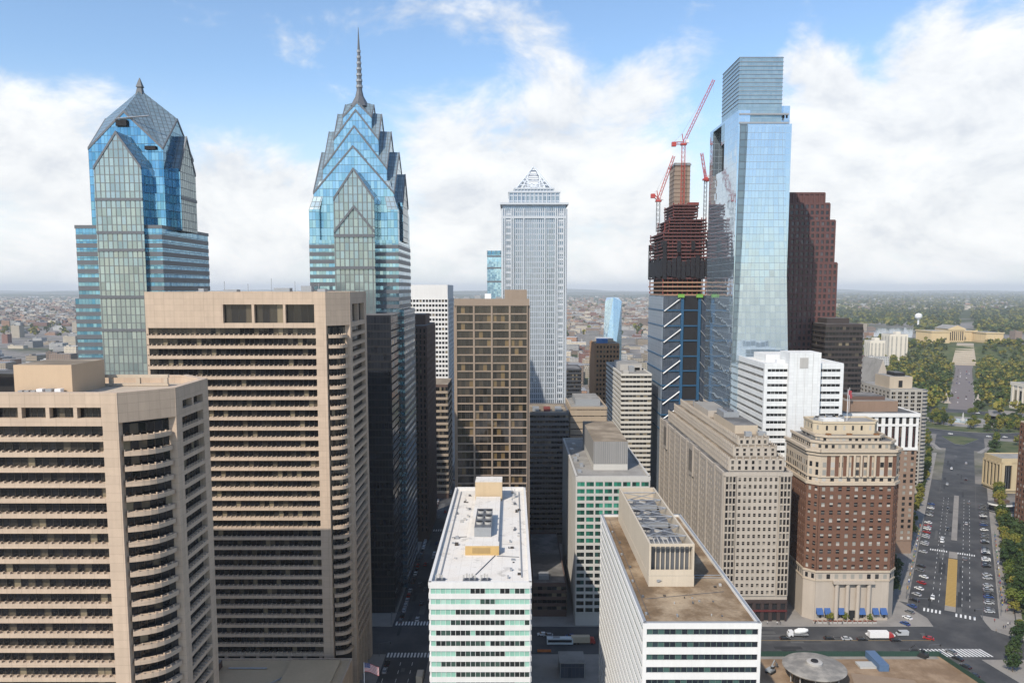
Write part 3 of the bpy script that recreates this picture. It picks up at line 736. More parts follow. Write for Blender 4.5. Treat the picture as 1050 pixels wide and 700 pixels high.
for a, b, q0, q1 in ((u0, um, 236, 210), (um, u1, 210, 236)):
    z0_, z1_ = at(371, q0, 388).z, at(371, q1, 388).z
    tr.hexa([fr.p(a, z0_ - 1.6, o - 388), fr.p(b, z1_ - 1.6, o - 388), fr.p(b, z1_ - 1.6, o - 388.7), fr.p(a, z0_ - 1.6, o - 388.7)], [fr.p(a, z0_, o - 388), fr.p(b, z1_, o - 388), fr.p(b, z1_, o - 388.7), fr.p(a, z0_, o - 388.7)], DKBAND)
for v in (243, 276): tr.fbox(fr, u0, u1, at(371, v, 388).z, at(371, v - 3, 388).z, o - 388.7, o - 388, DKBAND)
fr2 = Fr((cx + 20.2, Yc - 20.2), (cx + 20.2, Yc + 20.2))
gable_bay(L1.mb('gabled_bay'), fr2, 10, 30, zl(246), zl(205), zl(172), 3.0, LIBBAY, LIB1, LIBROOF, 9, DKBAND)
zt = zl(108, Yc)
sp = MB(); n = 8
for (r0, v0), (r1, v1) in zip(((5.2, 110), (2.2, 99), (1.5, 93), (.9, 60), (.45, 42)), ((2.2, 99), (1.5, 93), (.9, 60), (.45, 42), (.1, 28))):
    sp.hexa([(x, y, at(371, v0, Yc).z) for x, y in ring(cx, Yc, r0, n)], [(x, y, at(371, v1, Yc).z - .02) for x, y in ring(cx, Yc, r1, n)], DKBAND)
for v in (90, 84, 78, 72, 66, 60, 54): sp.prism(ring(cx, Yc, 1.75 - (90 - v) * .02, n), at(371, v, Yc).z, at(371, v, Yc).z + 1.1, STEEL)
L1.sub('spire', sp)
L1.finish()

# brown stone tower beyond the dark block
BR = Bld('brown_stone_tower', 'brown stone tower with narrow dark window slots beyond the black glass block', 'office block', (-50, 480))
Y = 474; x0 = at(424, 340, Y).x; x1 = at(437, 340, Y).x; poly = rect(x0 - 4, Y, x1, 528)
BR.mb().prism(poly, 0, at(437, 334, Y).z, DKBROWN, ROOFD)
f = frames(poly); BR.grid(f[0], 6, at(437, 336, Y).z, 5, 36, 1.0, 2.2, GLASSDK, DKBROWN, .3, 0); BR.grid(f[1], 6, at(437, 336, Y).z, 14, 36, 1.6, 2.2, GLASSDK, DKBROWN, .3, 0)
m = MB(); m.box(x0 - 3, Y + 14, at(437, 334, Y).z, x1 - 2, Y + 40, at(437, 323, Y).z, DKBROWN, ROOFD); BR.sub('penthouse', m)
BR.finish((420, 320, 450, 530), 60)
# white slab tower down the avenue
WT = Bld('white_slab_tower', 'tall white gridded office tower seen down the dark avenue beside the brown grid tower', 'office tower', (-55, 660))
Y = 640; x0 = at(424, 300, Y).x - 6; x1 = at(459, 300, Y).x; poly = rect(x0, Y, x1, Y + 62); zt = at(440, 292, Y).z
WT.mb().prism(poly, 0, zt, WHITEP, ROOFW); f = frames(poly)
WT.grid(f[0], 4, at(440, 306, Y).z, 13, 38, 1.9, 2.0, GLASSDK, WHITEP, .35, 0); WT.grid(f[1], 4, at(440, 306, Y).z, 18, 38, 2.0, 2.3, GLASSDK, WHITEP, .35, 0)
WT.finish((424, 290, 470, 430), 98)
GB = Bld('bronze_glass_block', 'small bronze block at the end of the avenue before the white gridded tower', 'office block', (-52, 580))
Y = 575; x1 = at(459, 400, Y).x; poly = rect(at(440, 400, Y).x, Y, x1, Y + 40); zt = at(450, 394, Y).z
GB.mb().prism(poly, 0, zt, DKBROWN, ROOFT); f = frames(poly)
GB.ribbon(f[0], 4, zt - 2, 17, 1.9, GLASSDK, TANC, .4, 1.6, BRONZE); GB.ribbon(f[1], 4, zt - 2, 17, 1.9, GLASSDK, TANC, .4, 1.6, BRONZE)
GB.finish((438, 390, 470, 500))

# --- the brown grid tower in the centre
I = Bld('grid_tower', 'brown concrete tower with a grid of deep dark windows, above the bright white roof', 'office tower', (-10, 380))
Y = 365; x0, x1 = at(467.5, 320, Y).x, at(541, 320, Y).x; poly = rect(x0, Y, x1, Y + 50); zt = at(500, 308, Y).z
TANC2 = stone('weathered_tan', (.27, .21, .16), var=.12, scale=.07, streak=.25)
I.mb().prism(poly, 0, zt, TANC2, ROOFT); f = frames(poly)
GI = pane('bronze_glass', [(0, (.008, .007, .006)), (.4, (.018, .015, .012)), (.72, (.04, .03, .02)), (.9, (.15, .10, .045))], spec=.9)
I.grid(f[0], zt - 36 * 3.9, zt - 2.4, 4, 36, (x1 - x0) / 4 - .8, 3.25, GI, TANC2, .8, 3, BRONZE, fw=.14, pier_out=.25)
I.grid(f[1], zt - 36 * 3.9, zt - 2.4, 6, 36, 50 / 6 - 1.0, 3.0, GI, TANC2, .8, 3, TANC2, fw=.14, pier_out=.25); I.grid(f[3], zt - 36 * 3.9, zt - 2.4, 6, 36, 50 / 6 - 1.0, 3.0, GI, TANC2, .8, 3, TANC2, fw=.14, pier_out=.25)
I.mb().fbox(f[0], -.8, f[0].L + .8, zt - 2.4, zt + .8, -.5, 1.15, TANC2)
m = MB(); px0 = at(517.5, 300, Y + 6).x; m.box(px0, Y + 3, zt, x1 - .3, Y + 30, at(530, 297, Y + 3).z, TANC2, ROOFT); I.sub('penthouse', m)
for i in range(4): unit(I, x0 + 3 + i * 5.1, Y + 8 + (i % 2) * 5, zt, 3, 4, 1.5 + (i % 3) * .8, WHITEM if i == 2 else STEEL)
I.finish((467, 300, 541, 520))

# --- white tower with the lattice pyramid
J = Bld('pyramid_tower', 'white ribbed skyscraper topped with a pale lattice pyramid, in the centre', 'skyscraper', (15, 570))
Y = 542; x0, x1 = at(515.5, 260, Y).x, at(580, 260, Y).x; poly = rect(x0, Y, x1, Y + (x1 - x0)); hw = (x1 - x0) / 2; cx, cy = (x0 + x1) / 2, Y + hw
zl = lambda v: at(548, v, Y).z
RIB = stone('pale_rib', (.50, .53, .56), var=.05, streak=.08, scale=.04)
J.mb('curtain_wall').prism(poly, 0, zl(208), MELG, RIB)
for fr in frames(poly)[:4]:
    n = 30
    for i in range(n + 1):
        q = fr.L * i / n; big = i in (0, 1, 4, 5, 10, 20, 25, 26, 29, 30)
        J.mb('rib').fbox(fr, q - (.42 if big else .2), q + (.42 if big else .2), 0, zl(214), -.1, 1.0 if big else .45, RIB)
    for k in range(46): 
        z_ = zl(214) - (k + 1) * 4.4
        J.mb('spandrel').fbox(fr, fr.L * 1 / n, fr.L * 4 / n, z_, z_ + 1.5, -.1, .3, RIB); J.mb('spandrel').fbox(fr, fr.L * 26 / n, fr.L * 29 / n, z_, z_ + 1.5, -.1, .3, RIB)
    J.mb('cornice').fbox(fr, -1.6, fr.L + 1.6, zl(210), zl(208), -.6, 1.7, RIB)
    J.mb('cornice').fbox(fr, -.5, fr.L + .5, zl(224), zl(221.5), -.6, .9, RIB)
def tier(h, v0, v1, lat=True):
    p = square(cx, cy, h); J.mb('crown_tier').prism(p, zl(v0), zl(v1), MELG, RIB)
    for fr in frames(p):
        for i in range(13): J.mb('crown_rib').fbox(fr, fr.L * i / 12 - .3, fr.L * i / 12 + .3, zl(v0) + .05, zl(v1), -.1, .4, RIB)
        J.mb('crown_rib').fbox(fr, -.6, fr.L + .6, zl(v1), zl(v1) + 1.0, -.5, .7, RIB)
tier(hw * .8, 208, 197); tier(hw * .62, 197, 192.5)
py = MB(); h = hw * .56; z0 = at(548, 193.2, cy - h).z; zp = at(548, 171, cy).z; n = 6
for fr in frames(square(cx, cy, h)):
    n = 6
    def pp(i, j): # triangular lattice on the sloping face
        t = j / n; a = fr.p(fr.L * (.5 * t + (1 - t) * (i / max(1, n))), 0, -h * t); return (a[0], a[1], z0 + (zp - z0) * t)
    A_ = fr.p(0, z0, 0); B_ = fr.p(fr.L, z0, 0)
    for j in range(n + 1):
        t = j / n
        la = V(A_).lerp(V((cx, cy, zp)), t); lb = V(B_).lerp(V((cx, cy, zp)), t)
        if j < n: py.bar(la, lb, .34, LATTICE)
        py.bar(la, V(A_).lerp(V(B_), 1 - t), .34, LATTICE) if j < n else None
        py.bar(lb, V(A_).lerp(V(B_), t), .34, LATTICE) if j < n else None
    py.bar(A_, (cx, cy, zp), .55, LATTICE)
J.sub('lattice_pyramid', py)
J.finish()

FM = Bld('glass_tower', 'small light blue glass tower peeping out behind the lattice pyramid tower', 'skyscraper', (-50, 1500))
Y = 1500; p0, p1 = at(499.5, 257, Y), at(515.5, 257, Y)
poly = rect(p0.x, Y, p1.x + 12, Y + 45); FM.mb('curtain_wall').prism(poly, 0, p0.z - 8, FMCG, RIB); FM.mb('crown').prism(grow(poly, -.6), p0.z - 8, p0.z, LIB2, RIB)
for fr in frames(poly)[:2]:
    for k in (12, 34, 60): FM.mb('band').fbox(fr, -.3, fr.L + .3, p0.z - k, p0.z - k + 3, -.2, .6, DKBAND)
    for i in range(6): FM.mb('band').fbox(fr, fr.L * i / 5 - .4, fr.L * i / 5 + .4, p0.z - 8, p0.z + .5, -.2, .5, DKBAND)
FM.finish()
CI = Bld('faceted_glass_tower', 'slanted crystal-shaped mirror glass tower standing alone in the hazy low-rise city', 'skyscraper', (180, 1500))
Y = 1500; q = lambda u, v, d=0: at(u, v, Y + d)
b = [q(617.5, 352), q(629, 352, -14), q(637.5, 352), q(632, 352, 45), q(618, 352, 45)]
for p in b: p.z = 0
top = [q(620.5, 309), q(629, 304.5, -4), q(637.5, 309), q(634, 305, 38), q(622, 305, 38)]
CI.mb('curtain_wall').hexa(b, top, CIRA); CI.finish()

# --- tower under construction
CT = Bld('unfinished_tower', 'unfinished skyscraper with bare rusty floors and black netting above slate glass and blue columns', 'skyscraper', (120, 580))
Y = 560; zl = lambda v: at(695, v, Y).z
x0, x1 = at(680, 320, Y).x, at(725, 320, Y).x; yb = 618; poly = rect(x0, Y, x1, yb)
SLAB = stone('bare_slab', (.115, .052, .05), var=.25, scale=.2, streak=.1)
m = CT.mb('glass_shaft'); m.prism(poly, 0, zl(303), CTCG, CONC)
f = frames(poly)
CT.mb('side_glass').fbox(f[3], .4, f[3].L - .4, 0, zl(304.5), -.1, .5, CTCL)
for v in (318, 334, 349, 365, 380, 395, 410, 425, 440):
    CT.mb('blue_column').fbox(f[0], -.2, f[0].L * .8, zl(v) - .5, zl(v) + .5, -.1, .9, BLUEST); CT.mb('blue_column').fbox(f[3], .2, f[3].L, zl(v) - .4, zl(v) + .4, .4, .9, BLUEST)
for s_ in (.43, .82): CT.mb('blue_column').fbox(f[0], f[0].L * s_ - 1.0, f[0].L * s_ + 1.0, 0, zl(303.5), .1, 1.3, BLUEST)
CT.mb('core_face').fbox(f[0], f[0].L * .46, f[0].L * .79, 0, zl(303.6), .05, .3, DARKIN)
br = MB(); n = 8
for k in range(n):
    za = zl(303) - (k + 1) * 11.2; br.bar(f[0].p(f[0].L * .02, za, .9), f[0].p(f[0].L * .41, za + 9.5, .9), .55, STEEL)
    br.bar(f[0].p(f[0].L * .84, za + 9, .9), f[0].p(f[0].L * .99, za + 3.5, .9), .45, STEEL)
CT.sub('brace', br)
def slabs(part, v0, v1, n, u0, u1, d, ncol, m_, th=.9):
    p = rect(at(u0 + 13.5, 260, Y).x, Y - 1, at(u1, 260, Y).x, Y + d); mb = CT.mb(part); rr = random.Random(v0)
    for k in range(n):
        z_ = zl(v0) + (zl(v1) - zl(v0)) * k / n; e = rr.uniform(-.8, .6); mb.prism(grow(p, e), z_, z_ + th, m_)
        for i in range(ncol + 1):
            for yy in (Y + .5, Y + d - 2):
                x = p[0][0] + (p[1][0] - p[0][0]) * i / ncol
                CT.mb('steel_frame').box(min(x, p[1][0] - .8), yy, z_ + th, min(x, p[1][0] - .8) + .7, yy + .7, z_ + (zl(v1) - zl(v0)) / n, RUST)
        q = rr.random()
        if q < .8: CT.mb('stored_material').box(p[0][0] + 3 + 10 * q, Y + 1, z_ + th, p[0][0] + 9 + 12 * q, Y + 6, z_ + th + 1.6, NET if q < .5 else RUST)
slabs('floor_slab', 303, 286, 4, 666.5, 725.5, 55, 9, stone('orange_formwork', (.33, .20, .13), var=.25, scale=.2, streak=.1), 1.0)
slabs('floor_slab', 286, 236, 14, 666.5, 726, 55, 10, SLAB, 1.1)
slabs('floor_slab', 236, 223, 4, 672, 724, 46, 7, SLAB, .9)
slabs('floor_slab', 223, 208, 5, 676, 715, 34, 5, SLAB, .9)
mb = CT.mb('netting'); pn = grow(rect(at(680, 270, Y).x, Y - 1, at(726, 270, Y).x, Y + 55), .8)
for i, fr in enumerate(frames(pn)):
    k = 0
    for a in range(10):
        z0_ = zl(286 - (a * 7 % 4)); z1_ = zl(262 + (a * 5 % 7))
        mb.fbox(fr, fr.L * a / 10, fr.L * (a + 1) / 10 - .4, z0_, z1_, 0, .15, NET)
    for a in range(0, 10, 3): mb.fbox(fr, fr.L * a / 10, fr.L * (a + .8) / 10, zl(262 - a), zl(247), 0, .12, NET)
m = CT.mb('dark_filler'); m.box(at(683, 270, Y).x, Y + 7, zl(303), at(722, 270, Y).x, Y + 48, zl(238), stone('painted_interior_shade', (.05, .04, .04), var=.3, scale=.3)); m.box(at(691, 230, Y).x, Y + 9, zl(238), at(712, 230, Y).x, Y + 28, zl(211), MATS['painted_interior_shade'])  # added dark filler boxes, painting in the shade between the open floors
m = MB(); fr = f[0]
for s_ in (.38, .80): m.box(fr.p(fr.L * s_, 0, 0)[0] - 2, Y - 2.4, zl(305), fr.p(fr.L * s_, 0, 0)[0] + 2.6, Y - 1.2, zl(301.5), LIMEGR)
CT.sub('green_debris_net', m)
m = MB(); cx0, cx1 = at(690, 200, Y + 18).x, at(706, 200, Y + 18).x
m.box(cx0, Y + 14, 100, cx1, Y + 32, at(698, 167, Y + 14).z, stone('raw_concrete_core', (.27, .21, .165), var=.2, scale=.1, streak=.3))
for k in range(10): m.box(cx0 - .15, Y + 13.85, at(698, 211 - k * 4.4, Y + 14).z, cx1 + .15, Y + 32.1, at(698, 211 - k * 4.4, Y + 14).z + .25, DKBROWN)
m.box(cx0 - .6, Y + 13.4, at(698, 169.5, Y + 14).z, cx1 + .6, Y + 32.6, at(698, 168, Y + 14).z, STEEL)
CT.sub('concrete_core', m)
for i in range(9):
    mm = CT.mb('steel_frame'); x = at(682 + i * 4.6, 230, Y).x; mm.box(x, Y + 2 + i % 3 * 8, zl(236), x + .6, Y + 2.6 + i % 3 * 8, zl(236) + 5 + i * 7 % 6, RUST)
CT.finish()
def crane(label, base, zcab, boom, jib, masted, red=CRANER, mw=1.15):
    t = thing('tower_crane', label, 'crane', base, 'cranes on the unfinished tower'); b = V(base)
    def lat(mb, a, c, w_, m_, step):
        a = V(a); c = V(c); d = (c - a); L = d.length; d.normalize(); x = V((1, 0, 0)) if abs(d.x) < .7 else V((0, 0, 1)); x = (x - d * x.dot(d)).normalized(); y = d.cross(x)
        P = lambda s, i: a + d * s + (x * (1 if i in (0, 3) else -1) + y * (1 if i < 2 else -1)) * w_
        for i in range(4): mb.bar(P(0, i), P(L, i), .15, m_)
        n = max(2, int(L / step))
        for k in range(n):
            for i in range(4): mb.bar(P(L * k / n, i), P(L * (k + 1) / n, (i + 1) % 4), .09, m_)
    m = MB(); lat(m, b, (b.x, b.y, zcab), mw, masted, 3.2); m.build('mast', t, b)
    c = V((b.x, b.y, zcab)); m = MB(); m.box(c.x - 2, c.y - 2, c.z, c.x + 2, c.y + 2, c.z + 1.2, red); m.box(c.x + 1.2, c.y - 3, c.z + 1.21, c.x + 3.2, c.y - .6, c.z + 3.6, WHITEM); m.bar((c.x, c.y, c.z + 1), (c.x - 1.2, c.y, c.z + 8), .3, red); m.build('cab', t, b)
    m = MB(); e = V(boom); lat(m, c + V((0, 0, 1.5)), e, .8, red, 2.6); m.build('boom', t, b)
    m = MB(); j = V(jib); lat(m, c + V((0, 0, 1.5)), j, .8, red, 2.4); m.box(j.x - 1.5, j.y - 1.5, j.z - 2.2, j.x + 1.5, j.y + 1.5, j.z + .8, red); m.build('counter_jib', t, b)
    m = MB(); tp = c + V((-1.2, 0, 8)); m.bar(tp, e, .07, STEEL); m.bar(tp, j + V((0, 0, .8)), .07, STEEL); m.bar(e, e - V((0, 0, 9)), .06, STEEL); m.build('cable', t, b)
    return t
yy = 572
crane('red and white crane with the longest raised boom, standing on the concrete core', (at(699.5, 215, yy).x, yy, at(699, 215, yy).z), at(699, 149, yy).z, at(732, 82, yy), at(691, 147, yy), stone('red_mast', (.42, .09, .07), streak=0))
crane('crane with a dark mast on the left shoulder of the unfinished tower', (at(674.5, 238, yy).x, yy, at(674, 238, yy).z), at(674, 207, yy).z, at(691, 160, yy), at(669.5, 200, yy), DKBAND)
crane('slim crane with a dark mast between the unfinished tower and the mirror glass tower', (at(722, 250, yy).x, yy, at(722, 250, yy).z), at(722, 185, yy).z, at(719.5, 157, yy), at(724.5, 183, yy), DKBAND, mw=.9)

# --- tall silver glass tower
N = Bld('mirror_glass_skyscraper', 'tallest silver blue glass skyscraper with a square dark notch and a grey glass crown', 'skyscraper', (145, 500))
Y = 469; xl = at(757, 120, Y).x; xr = at(809.5, 200, Y).x; yb = 534; zl = lambda v: at(780, v, Y).z
poly = rect(xl, Y, xr, yb)
# opening near the top of the left wall: the left wall is built round it
f = frames(poly); zo0, zo1 = at(731, 181, 524).z, at(731, 135, 524).z
m = N.mb('curtain_wall'); m.prism(rect(xl + 7, Y + 4, xr, yb), 0, zl(107), COMG, CONC)
fl = f[3]
m.fbox(fl, 0, fl.L, 0, zo0, -7, 0, COMG); m.fbox(fl, 0, fl.L, zo1, zl(113), -7, 0, COMG)
sA = 8; sB = 36
m.fbox(fl, 0, sA, zo0, zo1, -7, 0, COMG); m.fbox(fl, sB, fl.L, zo0, zo1, -7, 0, COMG)
N.mb('notch_back').fbox(fl, sA, sB, zo0, zo1, -7, -6.2, DARKIN)
m.fbox(f[0], 7, f[0].L, 0, zl(127), -4, 0, COMG)
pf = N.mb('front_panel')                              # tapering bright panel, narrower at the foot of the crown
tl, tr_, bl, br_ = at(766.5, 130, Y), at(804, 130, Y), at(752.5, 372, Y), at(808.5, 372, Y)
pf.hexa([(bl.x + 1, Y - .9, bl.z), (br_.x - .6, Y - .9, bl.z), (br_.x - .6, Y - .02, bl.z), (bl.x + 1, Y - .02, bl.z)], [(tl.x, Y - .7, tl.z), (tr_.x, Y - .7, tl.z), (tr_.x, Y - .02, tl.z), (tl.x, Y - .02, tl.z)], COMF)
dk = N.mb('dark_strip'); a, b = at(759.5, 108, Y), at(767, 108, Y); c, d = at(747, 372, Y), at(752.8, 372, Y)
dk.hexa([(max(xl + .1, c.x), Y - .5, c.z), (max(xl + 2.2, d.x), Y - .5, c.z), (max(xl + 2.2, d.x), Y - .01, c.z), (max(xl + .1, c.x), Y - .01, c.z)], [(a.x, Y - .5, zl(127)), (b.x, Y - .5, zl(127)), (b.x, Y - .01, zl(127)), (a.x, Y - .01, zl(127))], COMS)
cr = N.mb('crown'); cxl = at(762, 60, Y + 1).x
cr.prism(rect(xl + .05, Y + .6, at(803, 80, Y).x, Y + 37), zl(127) - 6, zl(58), COMD, COMD)
for fr in frames(rect(xl + .05, Y + .6, at(803, 80, Y).x, Y + 37)):
    for k in range(12): N.mb('crown_rail').fbox(fr, -.1, fr.L + .1, zl(106) + k * 2.35, zl(106) + k * 2.35 + .25, 0, .3, STEEL)
for k in range(2): N.mb('crown_rail').fbox(f[0], .5, f[0].L - 2, zl(127) + k * 5, zl(127) + k * 5 + 1.0, -1.2, .4, STEEL)
for i in range(14): N.mb('crown_rail').fbox(f[0], 2.2 + i * 2.0, 3.2 + i * 2.0, zl(121), zl(117.5), -1.1, -.7, DARKIN)
N.finish()
# --- reddish granite tower with the stepped top
O = Bld('red_granite_tower', 'dark red granite skyscraper with stepped shoulders, beside the silver glass skyscraper', 'skyscraper', (205, 570))
Y = 544; zl = lambda v: at(830, v, Y).z; x = lambda u: at(u, 250, Y).x
GO = pane('violet_glass', [(0, (.022, .02, .026)), (.6, (.05, .045, .055)), (.9, (.09, .08, .09))])
for (u0, u1, v, dy, nb) in ((806, 849.5, 196, 10, 8), (806, 853, 206, 6, 9), (806, 857.5, 224, 3, 10), (806, 859.3, 268, 0, 11)):
    p = rect(x(u0), Y + dy, x(u1), Y + 46 - dy); zt = zl(v); O.mb().prism(p, 0, zt - .5, REDGR, ROOFD); ff = frames(p)
    z1 = zt - (10 if v < 200 else 1.2); nf = int((z1 - (zl(v + 30) if dy else 20)) / 4.15); z0 = z1 - nf * 4.15
    if v == 206: nf = 3; z0 = z1 - nf * 4.15
    if v == 224: nf = 7; z0 = z1 - nf * 4.15
    if v < 200:
        for i in range(9): O.mb('top_fin').fbox(ff[0], ff[0].L * i / 8 - .5, ff[0].L * i / 8 + .5, zt - 10, zt, -.4, .6, REDGR)
        O.mb('top_fin').fbox(ff[0], 0, ff[0].L, zt - 1, zt + .4, -.3, .5, REDGR)
        continue
    O.grid(ff[0], z0, z1, nb, nf, (x(u1) - x(u0)) / nb - 1.5, 2.5, GO, REDGR, .45, 0); O.grid(ff[1], z0, z1, 10, nf, ff[1].L / 10 - 1.5, 2.5, GO, REDGR, .45, 0); O.grid(ff[3], z0, z1, 10, nf, ff[3].L / 10 - 1.5, 2.5, GO, REDGR, .45, 0)
O.finish((812, 190, 862, 365))
# --- dark banded block
Pb = Bld('dark_banded_block', 'blackish brown office block with thin horizontal bands, behind the white panelled block', 'office block', (230, 540))
Y = 520; zt = at(872, 332, Y).z; p = rect(at(846, 350, Y).x, Y, at(884.5, 350, Y).x, Y + 45)
DKB2 = stone('blackish_brown_stone', (.055, .045, .043), var=.15, scale=.05, streak=.1); Pb.mb().prism(p, 0, zt, DKB2, ROOFD); ff = frames(p)
nf = 26
for fr in ff[:2] + ff[3:]:
    Pb.ribbon(fr, zt - 2 - nf * 3.5, zt - 2, nf, 1.5, GLASSDK, DKB2, .5, 2.2, BRONZE)
m = MB(); m.box(p[0][0] + 4, Y + 8, zt, p[1][0] - 6, Y + 30, zt + 3.5, DKB2, ROOFD); Pb.sub('penthouse', m)
Pb.finish((858, 325, 890, 420))
# --- white panelled block
Rw = Bld('white_panel_block', 'white panelled block with thin slit windows and a blank raised centre bay', 'office block', (160, 440))
Y = 420; zt = at(800, 374, Y).z; x = lambda u, dy=0: at(u, 400, Y + dy).x
WP = stone('bright_white_panel', (.66, .67, .66), var=.06, scale=.06, streak=.16, joint=2.6)
xa, xb = x(784), x(863); p = rect(xa, Y, xb, Y + 60); Rw.mb().prism(p, 0, zt, WP, ROOFW); ff = frames(p); nf = 18
GT = pane('slit_glass', [(0, (.012, .014, .016)), (.6, (.03, .033, .036)), (.9, (.08, .08, .08))])
s1 = x(806.5) - xa; s2 = x(838.5) - xa
fh = 4.05; z0 = zt - 2.2 - nf * fh
Rw.ribbon(ff[0], z0, zt - 2.2, nf, fh * .62, GT, WP, .45, 2.2, WP, 1.2, s1); Rw.ribbon(ff[0], z0, zt - 2.2, nf, fh * .62, GT, WP, .45, 2.2, WP, s2, ff[0].L - 1.2)
Rw.ribbon(ff[3], z0, zt - 2.2, nf, fh * .62, GT, WP, .45, 2.2, WP, 1.2, ff[3].L - 1.2)
Rw.ribbon(ff[1], z0, zt - 2.2, nf, fh * .62, GT, WP, .45, 2.2, WP, 1.2, ff[1].L - 1.2)
for i in (0, 1, 3):
    for a, b in ((-.45, 1.2), (ff[i].L - 1.2, ff[i].L + .45)): Rw.mb().fbox(ff[i], a, b, 0, zt - .01, -.1, .52, WP)
    Rw.mb().fbox(ff[i], -.3, ff[i].L + .3, zt - 2.2, zt + .9, -.5, .47, WP)
m = Rw.mb('centre_bay'); m.box(xa + s1, Y - 3.2, 0, xa + s2, Y + 12, at(820, 361, Y).z, WP, ROOFW)
for i in range(1, 4): m.fbox(ff[0], s1 + (s2 - s1) * i / 4 - .06, s1 + (s2 - s1) * i / 4 + .06, 0, at(820, 361, Y).z - .2, 3.15, 3.24, CONC)
m = MB(); m.box(xa + 6, Y + 18, zt, xb - 12, Y + 40, zt + 4, WP, ROOFW); Rw.sub('penthouse', m)
m = MB(); m.box(xa + s1 + 5.5, Y - 3.35, zt - 1.5, xa + s1 + 10, Y - 3.19, zt + 4.2, CONC); Rw.sub('louvre', m)
unit(Rw, xa + 8, Y + 5, zt, 4, 4, 2.2, WHITEM)
Rw.finish((750, 355, 863, 450))

# --- long limestone building with setbacks
S = Bld('limestone_office_building', 'long tan limestone office building with stepped setbacks beside the red brick building', 'office building', (114, 400))
Y = 357; xa, xb = at(742.5, 500, Y).x, at(811, 500, Y).x; yb = 512; zt = at(775, 485, Y).z
GS = pane('sash_glass', [(0, (.012, .013, .015)), (.5, (.03, .03, .032)), (.78, (.09, .085, .075)), (.93, (.25, .23, .2))])
p = rect(xa, Y, xb, yb); S.mb().prism(p, 0, zt, LIME, ROOFD); ff = frames(p)
zb = 12.5; nf = 17; fh = (zt - 1.2 - zb) / nf
L = ff[0].L
for a, b in ((0, 5.6), (L - 5.6, L)): S.grid(ff[0], zb, zt - 1.2, 3, nf, 1.25, fh * .78, GS, LIME, .5, 0, None, a + .4, b - .2, pier_out=.2)
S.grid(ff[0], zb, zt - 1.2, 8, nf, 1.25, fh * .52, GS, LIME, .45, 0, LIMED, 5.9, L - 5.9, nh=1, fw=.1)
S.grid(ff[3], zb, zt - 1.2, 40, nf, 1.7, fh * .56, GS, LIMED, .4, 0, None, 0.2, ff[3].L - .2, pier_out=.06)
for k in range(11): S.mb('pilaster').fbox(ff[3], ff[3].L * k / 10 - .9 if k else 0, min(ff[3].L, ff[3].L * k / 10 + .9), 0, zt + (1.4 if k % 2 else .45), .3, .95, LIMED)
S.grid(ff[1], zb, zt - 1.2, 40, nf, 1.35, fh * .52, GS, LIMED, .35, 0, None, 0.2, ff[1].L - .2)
for fr in ff[:2] + ff[3:]: S.mb('cornice').fbox(fr, -.3, fr.L + .3, zt - 1.2, zt + .5, -.3, .6, LIME)
bm_ = S.mb('storefront'); 
for i in range(8): bm_.fbox(ff[0], L * i / 8 + .25, L * (i + 1) / 8 - .25, .4, 9.0, -.02, .12, DARKIN)
for i in range(9): bm_.fbox(ff[0], max(0, L * i / 8 - .8), min(L, L * i / 8 + .8), 0, 10.4, -.02, .55, stone('dark_granite', (.05, .035, .032), var=.2, scale=.3, streak=0))
bm_.fbox(ff[0], 0, L, 9.0, 10.6, -.02, .75, MATS['dark_granite']); bm_.fbox(ff[0], 0, L, 4.9, 5.7, -.02, .9, stone('maroon_sign_band', (.10, .02, .02), streak=0))
# upper setbacks
zt0 = zt
for k, (ins, v, nf2) in enumerate(((2.8, 470, 2), (5.6, 458, 2), (8.6, 449, 1))):
    z1 = at(775, v, Y + ins).z; q = rect(xa + ins, Y + ins, xb - ins, yb - 6 - ins * 1.6); S.mb('setback').prism(q, zt0 - .1, z1, LIME, ROOFT); g2 = frames(q)
    h_ = (z1 - zt0 - .8) / nf2
    for i, fr in enumerate(g2):
        if i == 2: continue
        nb = max(5, int(fr.L / 3)); S.grid(fr, zt0 + .55, z1 - .4, nb, nf2, 1.3, h_ * .62, GS, LIME, .35, 0, part='setback')
        for j in range(nb + 1): S.mb('setback').fbox(fr, max(0, fr.L * j / nb - .3), min(fr.L, fr.L * j / nb + .3), z1 - .6, z1 + 1.0, -.1, .45, LIME)
    zt0 = z1
# grey vertical slot bay on the long side
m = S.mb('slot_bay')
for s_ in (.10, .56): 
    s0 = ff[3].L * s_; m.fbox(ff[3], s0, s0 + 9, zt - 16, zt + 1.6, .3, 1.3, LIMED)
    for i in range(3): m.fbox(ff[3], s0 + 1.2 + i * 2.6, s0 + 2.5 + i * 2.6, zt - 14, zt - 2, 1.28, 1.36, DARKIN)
z5 = at(775, 449, Y + 8.6).z
m = MB(); m.box(xa + 10, Y + 20, z5, xb - 10, Y + 60, z5 + 4.2, CREAM, ROOFD); S.sub('penthouse', m)
m = MB(); m.box(xa + 9.5, Y + 70, z5, xb - 10, Y + 104, z5 + 3.6, LIME, ROOFG); S.sub('penthouse', m)
for i, (a, b_, w_, d_, h_) in enumerate(((11, 108, 6, 5, 3), (12, 64, 7, 4, 2.6), (20, 15, 4, 3, 1.6), (13, 12, 3, 3, 2.2))): unit(S, xa + a, Y + b_, z5, w_, d_, h_, STEEL, fans=2 if i < 2 else 0)
m = MB(); zz = z5 + 4.2
m.box(xa + 11, Y + 44, zz, xa + 19, Y + 58, zz + 2.6, STEEL); 
for i in range(3): m.prism(ring(xa + 15, Y + 46.5 + i * 4.3, 1.7, 12), zz + 2.61, zz + 3.4, DKBAND)
S.sub('cooling_tower', m)
S.finish((675, 420, 815, 640))

